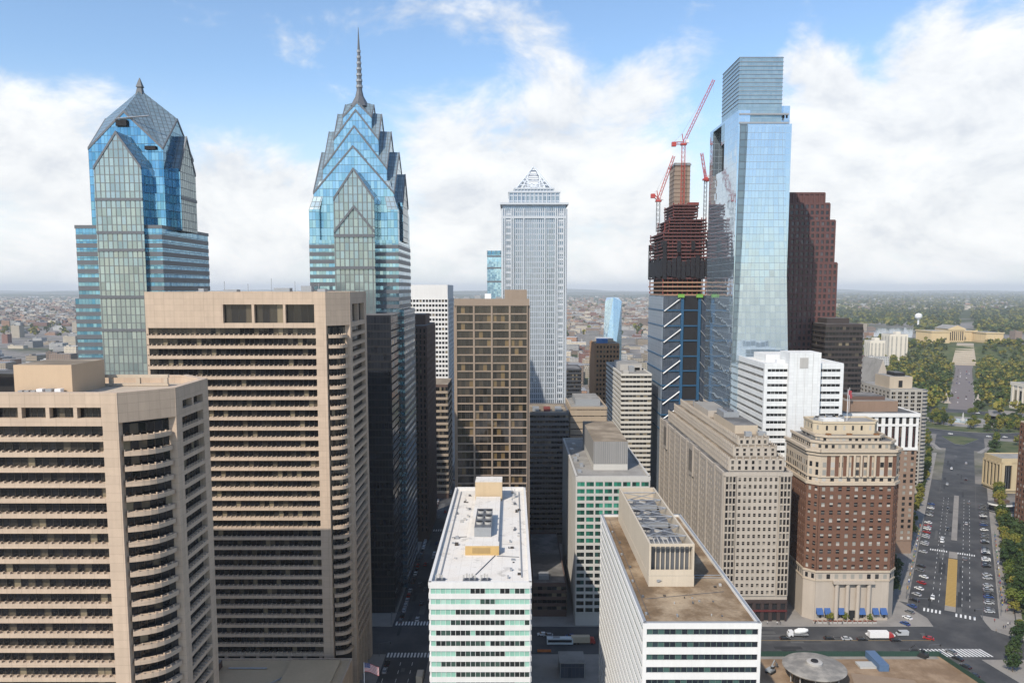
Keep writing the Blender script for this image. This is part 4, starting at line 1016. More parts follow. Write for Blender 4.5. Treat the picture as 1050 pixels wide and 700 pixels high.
# --- red brick block with cream base and crown
T = Bld('brick_office_building', 'red brick building with cream terracotta crown and pale stone base with blue awnings', 'office building', (160, 385))
Y = 358; xa, xb = at(831, 500, Y).x, at(925, 500, Y).x; yb = 391; z_pen = 0; ch = 4.2
def octo(i, c=ch, y1=yb): return [(xa + i + c, Y + i), (xb - i - c, Y + i), (xb - i, Y + i + c), (xb - i, y1 - i), (xa + i, y1 - i), (xa + i, Y + i + c)]
zl = lambda v: at(875, v, Y).z
GTb = pane('brick_sash', [(0, (.015, .016, .018)), (.38, (.05, .05, .05)), (.55, (.28, .27, .24)), (.85, (.42, .40, .36))])
z_base, z_brick, z_crown = zl(586), zl(497), zl(462)
PALE = stone('pale_limestone_base', (.41, .355, .295), var=.12, scale=.1, streak=.25)
T.mb().prism(octo(0), 0, z_crown, BRICK, ROOFD)
fo = frames(octo(0)); nf = 11
for i, fr in enumerate(fo):
    if i == 3: continue
    nb = {0: 9, 1: 2, 2: 12, 4: 12, 5: 2}[i]
    T.grid(fr, z_base + .6, z_brick, nb, nf, min(1.9, fr.L / nb * .45), 2.05, GTb, BRICK, .32, 0, PALE, nh=1, fw=.14)
    # stone courses and the columned crown storeys
    for za, h_, o in ((z_base - .2, 1.0, .75), (z_base - 4.4, .7, .6), (z_brick, 1.3, .9), (z_brick + 3.6, .5, .6), (z_crown - 2.2, .8, .8), (z_crown - .6, 1.2, 1.5)): T.mb('cornice').fbox(fr, -.35, fr.L + .35, za, za + h_, -.2, o, CREAM)
    T.mb('base_wall').fbox(fr, -.05, fr.L + .05, 0, z_base - .2, -.1, .28, PALE)
    T.mb('crown_wall').fbox(fr, -.05, fr.L + .05, z_brick + 1.3, z_crown - .6, -.1, .12, CREAM)
    n2 = nb
    for k in range(n2):
        q = fr.L * (k + .5) / n2; w2 = min(1.9, fr.L / n2 * .45)
        T.win(fr, q - w2 / 2, z_brick + 1.75, .12, w2, 1.6, 0, GTb, PALE, 'window')
        for zz_, h_ in ((z_brick + 4.6, 2.6), (z_brick + 8.4, 2.4)): T.win(fr, q - w2 / 2, zz_, .12, w2, h_, 0, GTb, BRICK, 'window')
        T.win(fr, q - w2 / 2, z_base - 3.3, .29, w2, 2.3, 0, GTb, PALE, 'window')
        if i == 0: T.mb('brick_panel').fbox(fr, q + w2 / 2 + .15, q + fr.L / n2 - w2 / 2 - .15, z_brick + 4.2, z_crown - 2.3, .1, .17, BRICK)
    if i == 0:
        for k in range(6):
            q = fr.L * (.27 + .46 * k / 5); c0 = fr.p(q, 0, .75); T.mb('column').prism(ring(c0[0], c0[1], .55, 10), z_brick + 4.1, z_crown - 2.2, CREAM)
        for k in range(4):
            q = fr.L * (.28 + .44 * k / 3); c0 = fr.p(q, 0, 1.2); T.mb('column').prism(ring(c0[0], c0[1], 1.0, 12), 1.2, z_base - 5.2, PALE); T.mb('column').fbox(fr, q - 1.4, q + 1.4, 0, 1.2, .2, 2.5, PALE)
        T.mb('cornice').fbox(fr, fr.L * .22, fr.L * .78, z_base - 5.2, z_base - 3.9, .2, 2.5, PALE)
        for q, w2 in ((.06, 2.4), (.17, 2.2), (.36, 2.4), (.64, 2.4), (.83, 2.2), (.94, 2.4)):
            s0 = fr.L * q - w2 / 2; T.win(fr, s0, 1.2, .3, w2, 4.6, 1, GTb, PALE, 'shop_window')
            m = MB(); m.hexa([fr.p(s0 - .3, 3.6, 2.2), fr.p(s0 + w2 + .3, 3.6, 2.2), fr.p(s0 + w2 + .3, 3.6, .3), fr.p(s0 - .3, 3.6, .3)], [fr.p(s0 - .3, 3.7, 2.2), fr.p(s0 + w2 + .3, 3.7, 2.2), fr.p(s0 + w2 + .3, 6.2, .3), fr.p(s0 - .3, 6.2, .3)], paint('blue_awning', (.03, .085, .24), .7) if 'blue_awning' not in MATS else MATS['blue_awning']); T.sub('awning', m)
        m = MB(); m.fbox(fr, fr.L * .5 - 2, fr.L * .5 + 2, .1, 5, .28, .4, DARKIN); T.sub('door', m)
# stepped cream crown
for ins, v0, v1, nb in ((1.6, 462, 453.5, 10), (5.2, 453.5, 447.5, 8)):
    q = octo(ins); T.mb('crown_step').prism(q, z_crown - .2, at(875, v1, Y + ins).z, CREAM, ROOFD)
    for i, fr in enumerate(frames(q)):
        if i == 3: continue
        z1 = at(875, v1, Y + ins).z; z0 = max(z_crown + .6, at(875, v0, Y + ins).z + .5); n2 = nb if i == 0 else (2 if i in (1, 5) else 10)
        for k in range(n2): T.win(fr, fr.L * (k + .5) / n2 - .7, z0 + .3, .03, 1.4, max(1.2, z1 - z0 - 1.4), 0, GTb, CREAM, 'window')
        T.mb('cornice').fbox(fr, -.2, fr.L + .2, z1 - .5, z1 + .6, -.3, .6, CREAM)
zc = at(875, 447.5, Y + 5.2).z
ph = [(xa + 9, Y + 11), (xb - 9, Y + 11), (xb - 6, Y + 15), (xb - 6, yb - 6), (xa + 6, yb - 6), (xa + 6, Y + 15)]
zp = at(870, 441, Y + 11).z + 3.5
T.mb('penthouse').prism(ph, zc - .1, zp, stone('yellow_stucco', (.50, .415, .295), var=.1, scale=.07, streak=.2), ROOFG)
for i, fr in enumerate(frames(ph)):
    for k in range(int(fr.L / 4)): T.win(fr, fr.L * (k + .5) / int(fr.L / 4) - .5, zc + 2, .03, 1.0, 2.2, 0, GTb, CREAM, 'window')
    T.mb('penthouse').fbox(fr, 0, fr.L, zp - .3, zp + .7, -.4, .35, MATS['yellow_stucco'])
m = MB(); m.box(xa + 10, Y + 13, zp, xa + 20, Y + 19, zp + 1.5, ROOFW); T.sub('roof_hatch', m)
for i in range(5): unit(T, xa + 9 + i * 3, Y + 20 + (i % 2) * 2, zp, 2.2, 2.6, 1.2 + i % 3 * .5, STEEL, fans=1)
for k in range(3):
    m = MB(); c0 = (xa + 11 + k * 10 if k < 2 else xb - 9, Y + 8.6)
    m.prism(ring(c0[0], c0[1], 1.4, 7), zc, zc + .8, stone('rust_plants_bed', (.20, .09, .03), var=.4, scale=.6, streak=0) if k == 0 else MATS['rust_plants_bed']); T.sub('roof_planter', m)
T.finish((810, 440, 925, 640))
fp = thing('flagpole', 'thin white flagpole on the roof of the red brick building', 'flagpole', (at(868, 440, 376).x, 376, zp))
m = MB(); m.bar((0, 0, 0), (0, 0, 15.5), .13, WHITEM, 6); m.build('pole', fp)
m = MB(); m.face([(.1, 0, 15), (.1, .2, 12.6), (1.9, .5, 12.3), (2.0, .2, 14.6)], paint('red_flag_cloth', (.35, .06, .07), .7)); m.build('flag', fp)

# --- white and brown building behind the brick one
Ub = Bld('arcaded_office_building', 'office building with a white arcaded top over brown brick, just behind the red brick one', 'office building', (195, 460))
Y = 452; zl = lambda v: at(905, v, Y).z; xa, xb = at(862, 450, Y).x, at(940, 450, Y).x; p = rect(xa, Y, xb, Y + 50)
Ub.mb().prism(p, 0, zl(424), BROWN, ROOFD); ff = frames(p)
for fr, nb in ((ff[0], 11), (ff[1], 12), (ff[3], 12)):
    z0, z1 = zl(461), zl(424)
    Ub.mb('white_arcade').fbox(fr, -.3, fr.L + .3, z0, z0 + 1.6, -.1, .9, WHITEP); Ub.mb('white_arcade').fbox(fr, -.6, fr.L + .6, z1 - 1.8, z1 + .3, -.2, 1.3, WHITEP)
    Ub.mb('white_arcade').fbox(fr, -.2, fr.L + .2, zl(436) - .4, zl(436) + .9, -.1, .8, WHITEP)
    for i in range(nb + 1): Ub.mb('white_arcade').fbox(fr, max(-.2, fr.L * i / nb - 1.05), min(fr.L + .2, fr.L * i / nb + 1.05), z0, z1 - .8, -.1, .62, WHITEP)
    for i in range(nb):
        w2 = fr.L / nb - 2.1; Ub.win(fr, fr.L * i / nb + 1.05, z0 + 1.6, .05, w2, zl(436) - z0 - 2, 1, GLASSDK, stone('red_terracotta', (.2, .07, .06)) if 'red_terracotta' not in MATS else MATS['red_terracotta'], 'arch_window', nh=1)
        Ub.win(fr, fr.L * i / nb + 1.05, zl(436) + .9, .05, w2, z1 - zl(436) - 2.7, 0, GLASSDK, None)
    Ub.grid(fr, 8, z0, nb, 16, fr.L / nb * .45, 2.0, GTb, BROWN, .3, 0)
m = MB(); m.box(xa + 6, Y + 8, zl(424), xb - 8, Y + 34, zl(413), BROWN, ROOFG); Ub.sub('penthouse', m)
m = MB(); m.box(xa + 10, Y + 12, zl(413), xb - 14, Y + 30, zl(409), DKBROWN, ROOFD); Ub.sub('penthouse', m)
unit(Ub, xa + 2, Y + 14, zl(424), 3, 5, 2.4); unit(Ub, xb - 6, Y + 20, zl(424), 4, 8, 2, WHITEM)
Ub.finish((862, 420, 945, 540))
fp = thing('flagpole', 'tall white flagpole with a red flag above the white arcaded roof', 'flagpole', (at(870, 430, Y + 4).x, Y + 4, zl(424)))
m = MB(); m.bar((0, 0, 0), (0, 0, 15), .12, WHITEM, 6); m.build('pole', fp)
m = MB(); m.face([(.1, 0, 11), (.1, .2, 8.6), (1.7, .5, 8.3), (1.8, .2, 10.6)], MATS['red_flag_cloth']); m.build('flag', fp)

# --- grey apartment tower with balconies and the classical building left of it
Vb = Bld('apartment_tower', 'grey concrete apartment tower with stacked balconies on its corner, above the white arcaded roof', 'apartment block', (300, 600))
Y = 590; zl = lambda v: at(930, v, Y).z; xa, xb = at(912, 420, Y).x, at(945, 420, Y).x; p = rect(xa, Y, xb, Y + 50)
APC = stone('aged_concrete', (.36, .335, .295), var=.12, scale=.06, streak=.25)
Vb.mb().prism(p, 0, zl(399), APC, ROOFG); ff = frames(p)
Vb.grid(ff[0], 6, zl(401), 5, 24, 3.0, 2.0, GLASSDK, APC, .3, 1, APC); Vb.grid(ff[1], 6, zl(401), 8, 24, 3.6, 2.0, GLASSDK, APC, .3, 1, APC)
Vb.grid(ff[3], 6, zl(401), 8, 24, 3.6, 2.0, GLASSDK, APC, .3, 1, APC)
for k in range(25):
    z_ = zl(402) - k * (zl(402) - 6) / 25; q = ring(xb + 2.5, Y + 6, 4.4, 14); Vb.mb('balcony').prism(q, z_ - .2, z_ + .9, APC)
Vb.mb('stair_tower').prism(ring(xb + 2.5, Y + 6, 3.6, 14), 0, zl(400), DKBAND, ROOFG)
m = MB(); m.box(xa + 2, Y + 6, zl(399), xb - 5, Y + 30, zl(387), CREAM, ROOFG); m.box(xa + 9, Y + 5.9, zl(398), xa + 12, Y + 6.0, zl(391), DARKIN); Vb.sub('penthouse', m)
m = MB(); m.box(xa + 8, Y + 10, zl(387), xb - 9, Y + 24, zl(383.5), DARKIN, ROOFD); Vb.sub('penthouse', m)
Vb.finish((905, 380, 960, 500), 60)
def classical(name, label, x0, y0, x1, y1, zt, ncol, stone_m, z0=0, ped=True):
    B = Bld(name, label, 'civic building', ((x0 + x1) / 2, (y0 + y1) / 2, z0)); p = rect(x0, y0, x1, y1); B.mb().prism(p, z0, zt, stone_m, ROOFG); ff = frames(p); H_ = zt - z0
    for fr in (ff[0], ff[3]):
        B.mb('cornice').fbox(fr, -.6, fr.L + .6, zt - H_ * .12, zt + .4, -.3, 1.2, stone_m); B.mb('cornice').fbox(fr, -.3, fr.L + .3, z0, z0 + H_ * .22, -.1, 1.0, stone_m)
        n = ncol if fr is ff[0] else max(4, int(ncol * fr.L / ff[0].L))
        for i in range(n):
            q = fr.L * (i + .5) / n; c0 = fr.p(q, 0, .6); B.mb('column').prism(ring(c0[0], c0[1], min(.9, fr.L / n * .22), 8), z0 + H_ * .22, zt - H_ * .12, stone_m)
            if i < n - 1: B.win(fr, q + fr.L / n * .28, z0 + H_ * .3, .05, fr.L / n * .44, H_ * .42, 0, GLASSDK, None)
    if ped:
        fr = ff[0]; a, b = fr.L * .28, fr.L * .72; mm = B.mb('pediment')
        A0, B0, C0 = fr.p(a, zt + .4, 1.2), fr.p(b, zt + .4, 1.2), fr.p((a + b) / 2, zt + H_ * .28, 1.2); A1, B1, C1 = fr.p(a, zt + .4, -(y1 - y0) * .6), fr.p(b, zt + .4, -(y1 - y0) * .6), fr.p((a + b) / 2, zt + H_ * .28, -(y1 - y0) * .6)
        mm.face([A0, B0, C0], stone_m); mm.face([A0, C0, C1, A1], ROOFG); mm.face([C0, B0, B1, C1], ROOFG); mm.face([B1, A1, C1], stone_m)
    return B
q0, q1 = at(884, 405, 660), at(913, 405, 660)
cb = classical('classical_courthouse', 'classical stone courthouse with columns between the dark banded block and the grey apartment tower', q0.x, 660, q1.x + 8, 720, at(890, 394, 660).z, 7, LIME); cb.finish()

# --- green-panelled slab behind the second crossing
K = Bld('green_glass_block', 'pale slab block with green tinted windows and a ribbed grey rooftop box', 'office block', (46, 395))
Y = 352; xa, xb = at(591, 500, Y).x, at(666, 500, Y).x; zt = at(630, 488, Y).z; p = rect(xa, Y, xb, 444); PALEC = stone('pale_grey_panel', (.46, .44, .40), var=.1, scale=.06, streak=.2)
K.mb().prism(p, 0, zt - .8, PALEC, ROOFG); ff = frames(p)
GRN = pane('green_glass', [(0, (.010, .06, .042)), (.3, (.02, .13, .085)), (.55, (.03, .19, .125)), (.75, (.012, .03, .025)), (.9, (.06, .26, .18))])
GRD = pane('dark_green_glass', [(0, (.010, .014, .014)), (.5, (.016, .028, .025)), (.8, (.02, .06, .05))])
nf = 19; z0 = 6.0; fh = (zt - 2.0 - z0) / nf; kk = nf - 9
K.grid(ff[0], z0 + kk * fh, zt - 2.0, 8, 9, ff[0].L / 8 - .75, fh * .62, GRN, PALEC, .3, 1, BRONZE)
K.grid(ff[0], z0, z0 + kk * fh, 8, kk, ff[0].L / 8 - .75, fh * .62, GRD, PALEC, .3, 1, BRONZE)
K.grid(ff[3], z0, zt - 2, 26, nf, 1.0, fh * .5, GRD, PALEC, .25, 0); K.grid(ff[1], z0, zt - 2, 20, nf, 2.2, fh * .6, GRD, PALEC, .25, 0)
for fr in ff: K.mb('parapet').fbox(fr, -.2, fr.L + .2, zt - 2, zt, -.6, .38, PALEC)
q0, q1 = on(608.5, 480, zt), on(643.5, 480, zt); zq = at(625, 452.5, q0.y).z
m = MB(); m.box(q0.x, q0.y, zt - .8, q1.x, q0.y + 58, zt + 2.2, PALEC); m.box(q0.x, q0.y - .1, zt + 2.21, q1.x, q0.y + 58, zq, stone('ribbed_grey_cladding', (.26, .25, .235), var=.1, scale=.1, streak=.5), ROOFT); K.sub('penthouse', m)
m = MB()
for i in range(16): m.bar((q0.x + (q1.x - q0.x) * (i + .5) / 16, q0.y - .14, zt + 2.3), (q0.x + (q1.x - q0.x) * (i + .5) / 16, q0.y - .14, zq), .09, DKBAND)
K.sub('penthouse_rib', m)
for i in range(6): unit(K, xa + 1.4 + (i % 2) * 2, 362 + i * 12, zt - .8, 1.8, 3, 1.0 + i % 3 * .4, STEEL)
K.finish((575, 440, 668, 645))
def strip_block(name, label, u0, u1, v, Y, dy, nf, wall, roof, bay=1.8, pent=None, z0=4, sh=.5, gl=GLASSDK, vis=None, fh=None):
    B = Bld(name, label, 'office block', (at((u0 + u1) / 2, v, Y).x, Y + dy / 2)); zt = at((u0 + u1) / 2, v, Y).z; p = rect(at(u0, v, Y).x, Y, at(u1, v, Y).x, Y + dy)
    B.mb().prism(p, 0, zt - .6, wall, roof); ff = frames(p); fh = (zt - 1.5 - z0) / nf
    for i in (0, 1, 3): B.ribbon(ff[i], z0, zt - 1.5, nf, fh * sh, gl, wall, .4, bay, wall)
    for fr in ff: B.mb('parapet').fbox(fr, -.2, fr.L + .2, zt - 1.5, zt, -.5, .45, wall)
    return B, p, zt
B, p, zt = strip_block('dark_striped_block', 'dark grey striped office block with a tan roof below the white ribbed skyscraper', 541.5, 583, 423, 470, 40, 24, stone('dark_grey_panel', (.16, .15, .145), var=.12, scale=.06), ROOFT)
for i in range(3): unit(B, p[0][0] + 3 + i * 7, 480, zt - .6, 4, 6, 2.2, RUST if i == 1 else STEEL)
B.finish((540, 415, 590, 540), 40)
B, p, zt = strip_block('beige_block', 'plain beige office block directly behind the ribbed grey rooftop box', 585, 622, 417, 500, 50, 18, stone('sandy_beige', (.36, .285, .205), var=.08, scale=.06, streak=.15), ROOFG, sh=.86, bay=4)
m = MB(); m.box(p[0][0] + 4, 510, zt - .6, p[1][0] - 3, 540, zt + 3.5, STEEL, ROOFG); B.sub('penthouse', m); B.finish((580, 400, 625, 450), 30)
B, p, zt = strip_block('white_slatted_block', 'pale office block with slatted sun bands on its long side, left of the unfinished tower', 637.5, 668, 383, 560, 90, 26, stone('pale_slat', (.55, .525, .47), var=.06, scale=.06, streak=.12), ROOFG, sh=.52, bay=2.6)
for i in range(6): unit(B, p[0][0] + 2 + (i % 3) * 6, 566 + i * 12, zt - .6, 4, 6, 2 + i % 2 * 2, STEEL if i % 2 else CONC)
m = MB(); m.box(p[0][0] + 3, 590, zt - .6, p[1][0] - 2, 625, zt + 4, CONC, ROOFG); B.sub('penthouse', m); B.finish((615, 355, 670, 470), 60)
B = Bld('orange_ribbed_block', 'orange-brown ribbed apartment slab with a blue tank on its roof', 'apartment block', (92, 690))
Y = 660; xa, xb = at(611, 360, Y).x, at(635, 360, Y).x; zt = at(620, 352, Y).z; p = rect(xa, Y, xb, Y + 45); OR = stone('orange_brick', (.34, .20, .11), var=.1, scale=.06, streak=.2); B.mb().prism(p, 0, zt, OR, ROOFT); ff = frames(p)
B.grid(ff[0], 6, zt - 1, 7, 26, 1.7, 2.0, GLASSDK, OR, .6, 0, pier_out=.3); B.grid(ff[3], 6, zt - 1, 12, 26, 1.8, 2.0, GLASSDK, OR, .6, 0, pier_out=.3)
m = MB(); m.prism(ring(xa + 6, Y + 8, 5, 16), zt, zt + 3.5, paint('blue_tank_paint', (.03, .14, .36), .5)); B.sub('roof_tank', m)
m = MB(); m.box(xa + 3, Y + 16, zt, xb - 3, Y + 36, zt + 3, CREAM, ROOFW); B.sub('penthouse', m); B.finish((605, 350, 640, 405), 60)
B, p, zt = strip_block('black_glass_block', 'small black office block at the foot of the white ribbed skyscraper', 579, 596, 378, 720, 40, 22, stone('black_panel', (.06, .065, .075), var=.1), ROOFD); B.finish((580, 370, 600, 410), 20)
B, p, zt = strip_block('small_glass_block', 'small glazed block with a pale flat roof behind the limestone building', 719, 746, 423, 520, 30, 20, stone('pale_edge', (.5, .5, .48)), ROOFG, sh=.2); B.finish((715, 410, 750, 445), 20)

# --- green and white slab in the foreground
G = Bld('green_white_block', 'white and mint green banded slab block with a bright white roof, bottom centre', 'office block', (-9, 260))
Y = 212; xa, xb = at(440.5, 598, Y).x, at(544, 598, Y).x; zt = at(490, 598, Y).z; yb = 317; p = rect(xa, Y, xb, yb)
WHB = stone('white_glazed_band', (.62, .605, .58), var=.08, scale=.10, streak=.22)
ROOFB = stone('bright_white_roof', (.69, .655, .60), var=.16, scale=.14, streak=0, c2=(.62, .575, .51), seam=3.1)
zr = zt - .55
G.mb().prism(p, 0, zr, WHB, ROOFB); ff = frames(p)
fh = 3.06; nf = 24; z0 = zt - 1.25 - nf * fh; nb = 20; L = ff[0].L - .5
MINT = pane('mint_panel', [(0, (.22, .41, .325)), (.3, (.28, .48, .39)), (.6, (.25, .45, .36)), (.85, (.36, .53, .45))], rough=.25)
DKW = pane('dark_pane', [(0, (.012, .016, .016)), (.5, (.02, .035, .03)), (.8, (.04, .075, .06))])
rr = random.Random(11)
for fr, nbb in ((ff[0], nb), (ff[1], 70), (ff[3], 70)):
    Ls = fr.L - .5; cw = Ls / nbb
    for k in range(nf + 1): G.mb('white_band').fbox(fr, -.0, fr.L, z0 + k * fh - .05, z0 + k * fh + fh * .47, -.02, .32 if k < nf else .34, WHB)
    for i in range(nbb + 1): G.mb('mullion').fbox(fr, .25 + i * cw - .05, .25 + i * cw + .05, z0, zt - 1.3, -.02, .16, WHB if i % 4 else WHITEM)
    for k in range(nf):
        a = rr.randint(1, 5); b = nbb - rr.randint(1, 5); gap = rr.random()
        if k == nf - 1: a, b = 8, 11
        if k == nf - 2: a, b = 10, 13
        for i in range(nbb):
            dark = (a <= i < b) if rr.random() > .06 else rr.random() < .5
            if k == nf - 1 and i in (14, 15, 17, 18): dark = True
            G.win(fr, .25 + i * cw + .04, z0 + k * fh + fh * .47, .0, cw - .08, fh * .53 - .06, 0, DKW if dark else MINT, None, 'window' if dark else 'mint_panel')
for fr in ff: G.mb('parapet').fbox(fr, -.30, fr.L + .30, zt - .55, zt + .55, -.45, .36, WHB)
m = G.mb('roof_curb')
for x in (xa + 2.2, xb - 2.6): m.box(x, Y + 6, zr, x + .35, yb - 4, zr + .3, STEEL)
q0 = on(477, 569, zr); q1 = on(511, 569, zr); cx = (q0.x + q1.x) / 2
m = MB(); yy = q0.y; m.box(q0.x, yy, zr, q1.x + .2, yy + 4.5, zr + 3.0, stone('ochre_wood_box', (.48, .32, .13), var=.15, scale=.3), ROOFB); m.box(q0.x + 2.2, yy - .05, zr + .6, q1.x - 2.5, yy - .02, zr + 2.4, stone('ochre_louvre', (.34, .23, .1))); G.sub('plant_box', m)
m = MB(); m.box(q0.x + .6, yy + 5, zr, q1.x - .2, yy + 62, zr + 2.0, WHB, ROOFB); G.sub('penthouse', m)
m = MB(); m.box(q0.x + 2.3, yy + 12, zr + 2.0, q1.x - 2.6, yy + 34, zr + 5.2, STEEL, DKBAND)
for i in range(2):
    for j in range(3): m.prism(ring(q0.x + 3.9 + i * 2.8, yy + 16 + j * 6.5, 1.15, 12), zr + 5.21, zr + 6.0, CONC, DARKIN)
G.sub('cooling_tower', m)
m = MB(); m.box(q0.x + .2, yy + 63, zr, q1.x + .4, yy + 72, zr + 7.5, stone('cream_stair_house', (.50, .38, .24), var=.12, scale=.2), ROOFB); G.sub('stair_house', m)
for i in range(34):
    x = rr.choice([rr.uniform(xa + 2, q0.x - 1.5), rr.uniform(q1.x + 2, xb - 3)]); unit(G, x, rr.uniform(Y + 4, yb - 6), zr, rr.uniform(.3, 1.3), rr.uniform(.4, 1.6), rr.uniform(.2, .9), rr.choice([STEEL, DKBAND, CONC, BRONZE]), 'roof_vent')
for x, n in ((xa + 1.6, 3), (xa + 9.4, 5), (xa + 14.5, 3)):
    m = MB()
    for i in range(n): m.bar((x + i * .8, Y + 3.2 + i % 2 * 1.2, zr), (x + i * .8, Y + 3.2 + i % 2 * 1.2, zr + 1.3 + i % 3 * .4), .12, STEEL); m.box(x + i * .8 - .25, Y + 3.0 + i % 2 * 1.2, zr + 1, x + i * .8 + .25, Y + 3.2 + i % 2 * 1.2, zr + 1.9, CONC)
    m.box(x - .3, Y + 2.7, zr, x + n * .8, Y + 5.2, zr + .25, DKBAND); G.sub('aerial_rack', m)
m = MB(); m.bar((q1.x - 1, yy - .5, zr + .15), (q1.x - 7, Y + 6, zr + .15), .16, DKBAND); m.bar((q1.x - .5, yy - 1, zr + .15), (xb - 3, yy - 2, zr + .15), .12, DKBAND); m.bar((q0.x - .5, yy + 18, zr + .15), (xa + 3, yy + 17, zr + .15), .12, DKBAND); G.sub('conduit', m)
for i in range(7):
    m = MB(); x = xb - 4.5 + rr.uniform(-1.5, 1); y = yb - 14 + rr.uniform(-6, 8); m.bar((x, y, zr), (x, y, zr + rr.uniform(1.5, 3.5)), .09, STEEL); m.box(x - .3, y - .1, zr + 1.0, x + .3, y + .1, zr + 1.6, STEEL); G.sub('antenna', m)
G.finish((440, 590, 545, 700))

# --- white banded block with the gravel roof
W = Bld('white_banded_block', 'white ribbon-windowed block with a brown gravel roof and open-topped plant house', 'office block', (46, 225))
Y = 182; xa, xb = at(661, 638, Y).x, at(779, 638, Y).x; zt = at(720, 638, Y).z; yb = 273; p = rect(xa, Y, xb, yb)
W.mb().prism(p, 0, zt - .7, WHITEP, stone('brown_gravel_roof', (.185, .122, .068), var=.8, scale=.10, streak=0, c2=(.285, .215, .14))); ff = frames(p)
fh = 3.2; nf = 22; z0 = zt - 1.4 - nf * fh
GW = pane('blue_black_glass', [(0, (.014, .020, .028)), (.6, (.025, .04, .05)), (.85, (.05, .10, .09))])
for fr in (ff[0], ff[1], ff[3]): W.ribbon(fr, z0, zt - 1.4, nf, fh * .52, GW, WHITEP, .42, 1.4, stone('dark_green_mullion', (.10, .14, .12), streak=0) if 'dark_green_mullion' not in MATS else MATS['dark_green_mullion'], .5, fr.L - .4, fw=.13)
for fr in ff:
    W.mb('parapet').fbox(fr, -.3, fr.L + .3, zt - 1.4, zt, -.55, .44, WHITEP)
    for a, b in ((-.3, .5), (fr.L - .4, fr.L + .3)): W.mb('corner_pier').fbox(fr, a, b, 0, zt - 1.41, -.2, .40, WHITEP)
    W.mb('parapet').fbox(fr, -.0, fr.L, zt + .004, zt + .16, -.42, .2, STEEL)
zr = zt - .7
a = on(665, 601, zr); b = on(711.5, 601, zr); c = on(642.5, 543, zr); ht = at(690, 557.6, a.y).z; yk = a.y + 66
PH = stone('cream_plant_house', (.50, .43, .335), var=.1, scale=.12, streak=.3); m = W.mb('plant_house'); t = .5; zm = zr + 3.0
x0, x1, y0, y1 = a.x, b.x, a.y, min(yb - 5, a.y + 62)
m.box(x0, y0, zr, x1, y0 + 3.5, zm, PH, ROOFG)                                   # low front block
m.box(x0 + .05, y0 + .1, zm + .01, x0 + .55, y1, ht, PH); m.box(x1 - .55, y0 + .1, zm + .01, x1 - .05, y1, ht, PH)
m.box(x0, y0 + 3.51, zr, x0 + .5, y1, zm + .005, PH); m.box(x1 - .5, y0 + 3.51, zr, x1, y1, zm + .005, PH)
m.box(x0 + .56, y1 - .5, zr, x1 - .56, y1 - .02, ht, PH); m.box(x0 + .56, y0 + .15, ht - .7, x1 - .56, y0 + .65, ht, PH)
m.box(x0 + .56, y0 + .15, zm + .02, x1 - .56, y0 + .6, zm + 1.6, PH)
m = W.mb('plant_house_floor'); m.box(x0 + .6, y0 + 3.6, zr + .05, x1 - .6, y1 - .6, zr + .35, ROOFD)
m = W.mb('louvre'); m.box(x0 + .6, y0 + 2.6, zm + .05, x1 - .6, y0 + 2.8, ht - .8, DKBAND)
for i in range(9): q = x0 + .9 + (x1 - x0 - 1.8) * i / 8; m.box(q - .14, y0 + 2.2, zm + .05, q + .14, y0 + 2.6, ht - .75, PH)
m = W.mb('roof_truss')
for i in range(6):
    y = y0 + 8 + (y1 - y0 - 14) * i / 5; m.bar((x0 + .6, y, ht - .3), (x1 - .6, y, ht - .3), .16, STEEL)
    if i < 5: y2 = y0 + 8 + (y1 - y0 - 14) * (i + 1) / 5; m.bar((x0 + .6, y, ht - .3), (x1 - .6, y2, ht - .3), .12, STEEL); m.bar((x1 - .6, y, ht - .3), (x0 + .6, y2, ht - .3), .12, STEEL)
for i in range(7): m.bar((x0 + 1.2 + i * 1.3, y0 + 3, ht - 1.5), (x0 + 1.2 + i * 1.3, y0 + 9, ht - 1.0), .2, CONC)
for i in range(5):
    mm = MB(); y = y0 + 9 + i * 9.5; mm.box(x0 + 1.4, y, zr + .4, x1 - 1.6, y + 6, ht - 2.2 - i % 2, STEEL, DKBAND)
    for j in range(2): mm.prism(ring(x0 + 3 + j * 3.6, y + 3, 1.3, 12), ht - 2.19 - i % 2, ht - 1.5 - i % 2, CONC, DARKIN)
    W.sub('cooling_tower', mm)
m = W.mb('roof_duct'); m.bar((x1 + .3, y0 + 8, zr + .2), (xb - .6, y0 + 8, zr + .2), .12, STEEL); m.bar((x1 + .3, y0 + 6, zr + .2), (xb - .6, y0 + 6, zr + .2), .1, STEEL)
for i in range(14):
    x = rr.uniform(xa + 2, xb - 3); y = Y + rr.uniform(3, 34); unit(W, x, y, zr, rr.uniform(.2, .7), rr.uniform(.2, .8), rr.uniform(.15, .6), rr.choice([STEEL, DKBAND, CONC, BRONZE]), 'roof_vent')
m.bar((xa + 2, Y + 4, zr + .12), (xa + 2.2, yb - 4, zr + .12), .07, DKBAND); m.bar((xa + 3, Y + 16, zr + .12), (xb - 3, Y + 21, zr + .12), .06, DKBAND)
for i in range(7): unit(W, xa + 1.2 + (i % 2), Y + 6 + i * 11, zr, .5, .8, .5, [STEEL, DKBAND][i % 2], 'roof_vent')
m = MB(); m.box(x0 + 2.2, y0 - .06, zr + 1.2, x0 + 3.2, y0 - .01, zr + 2.0, STEEL); m.bar((x0 + 2.4, y0 - .3, zr + 1.4), (x0 + 3.4, y0 - .3, zr + 1.9), .1, DKBAND); W.sub('wall_vent', m)
W.finish((610, 515, 785, 700))

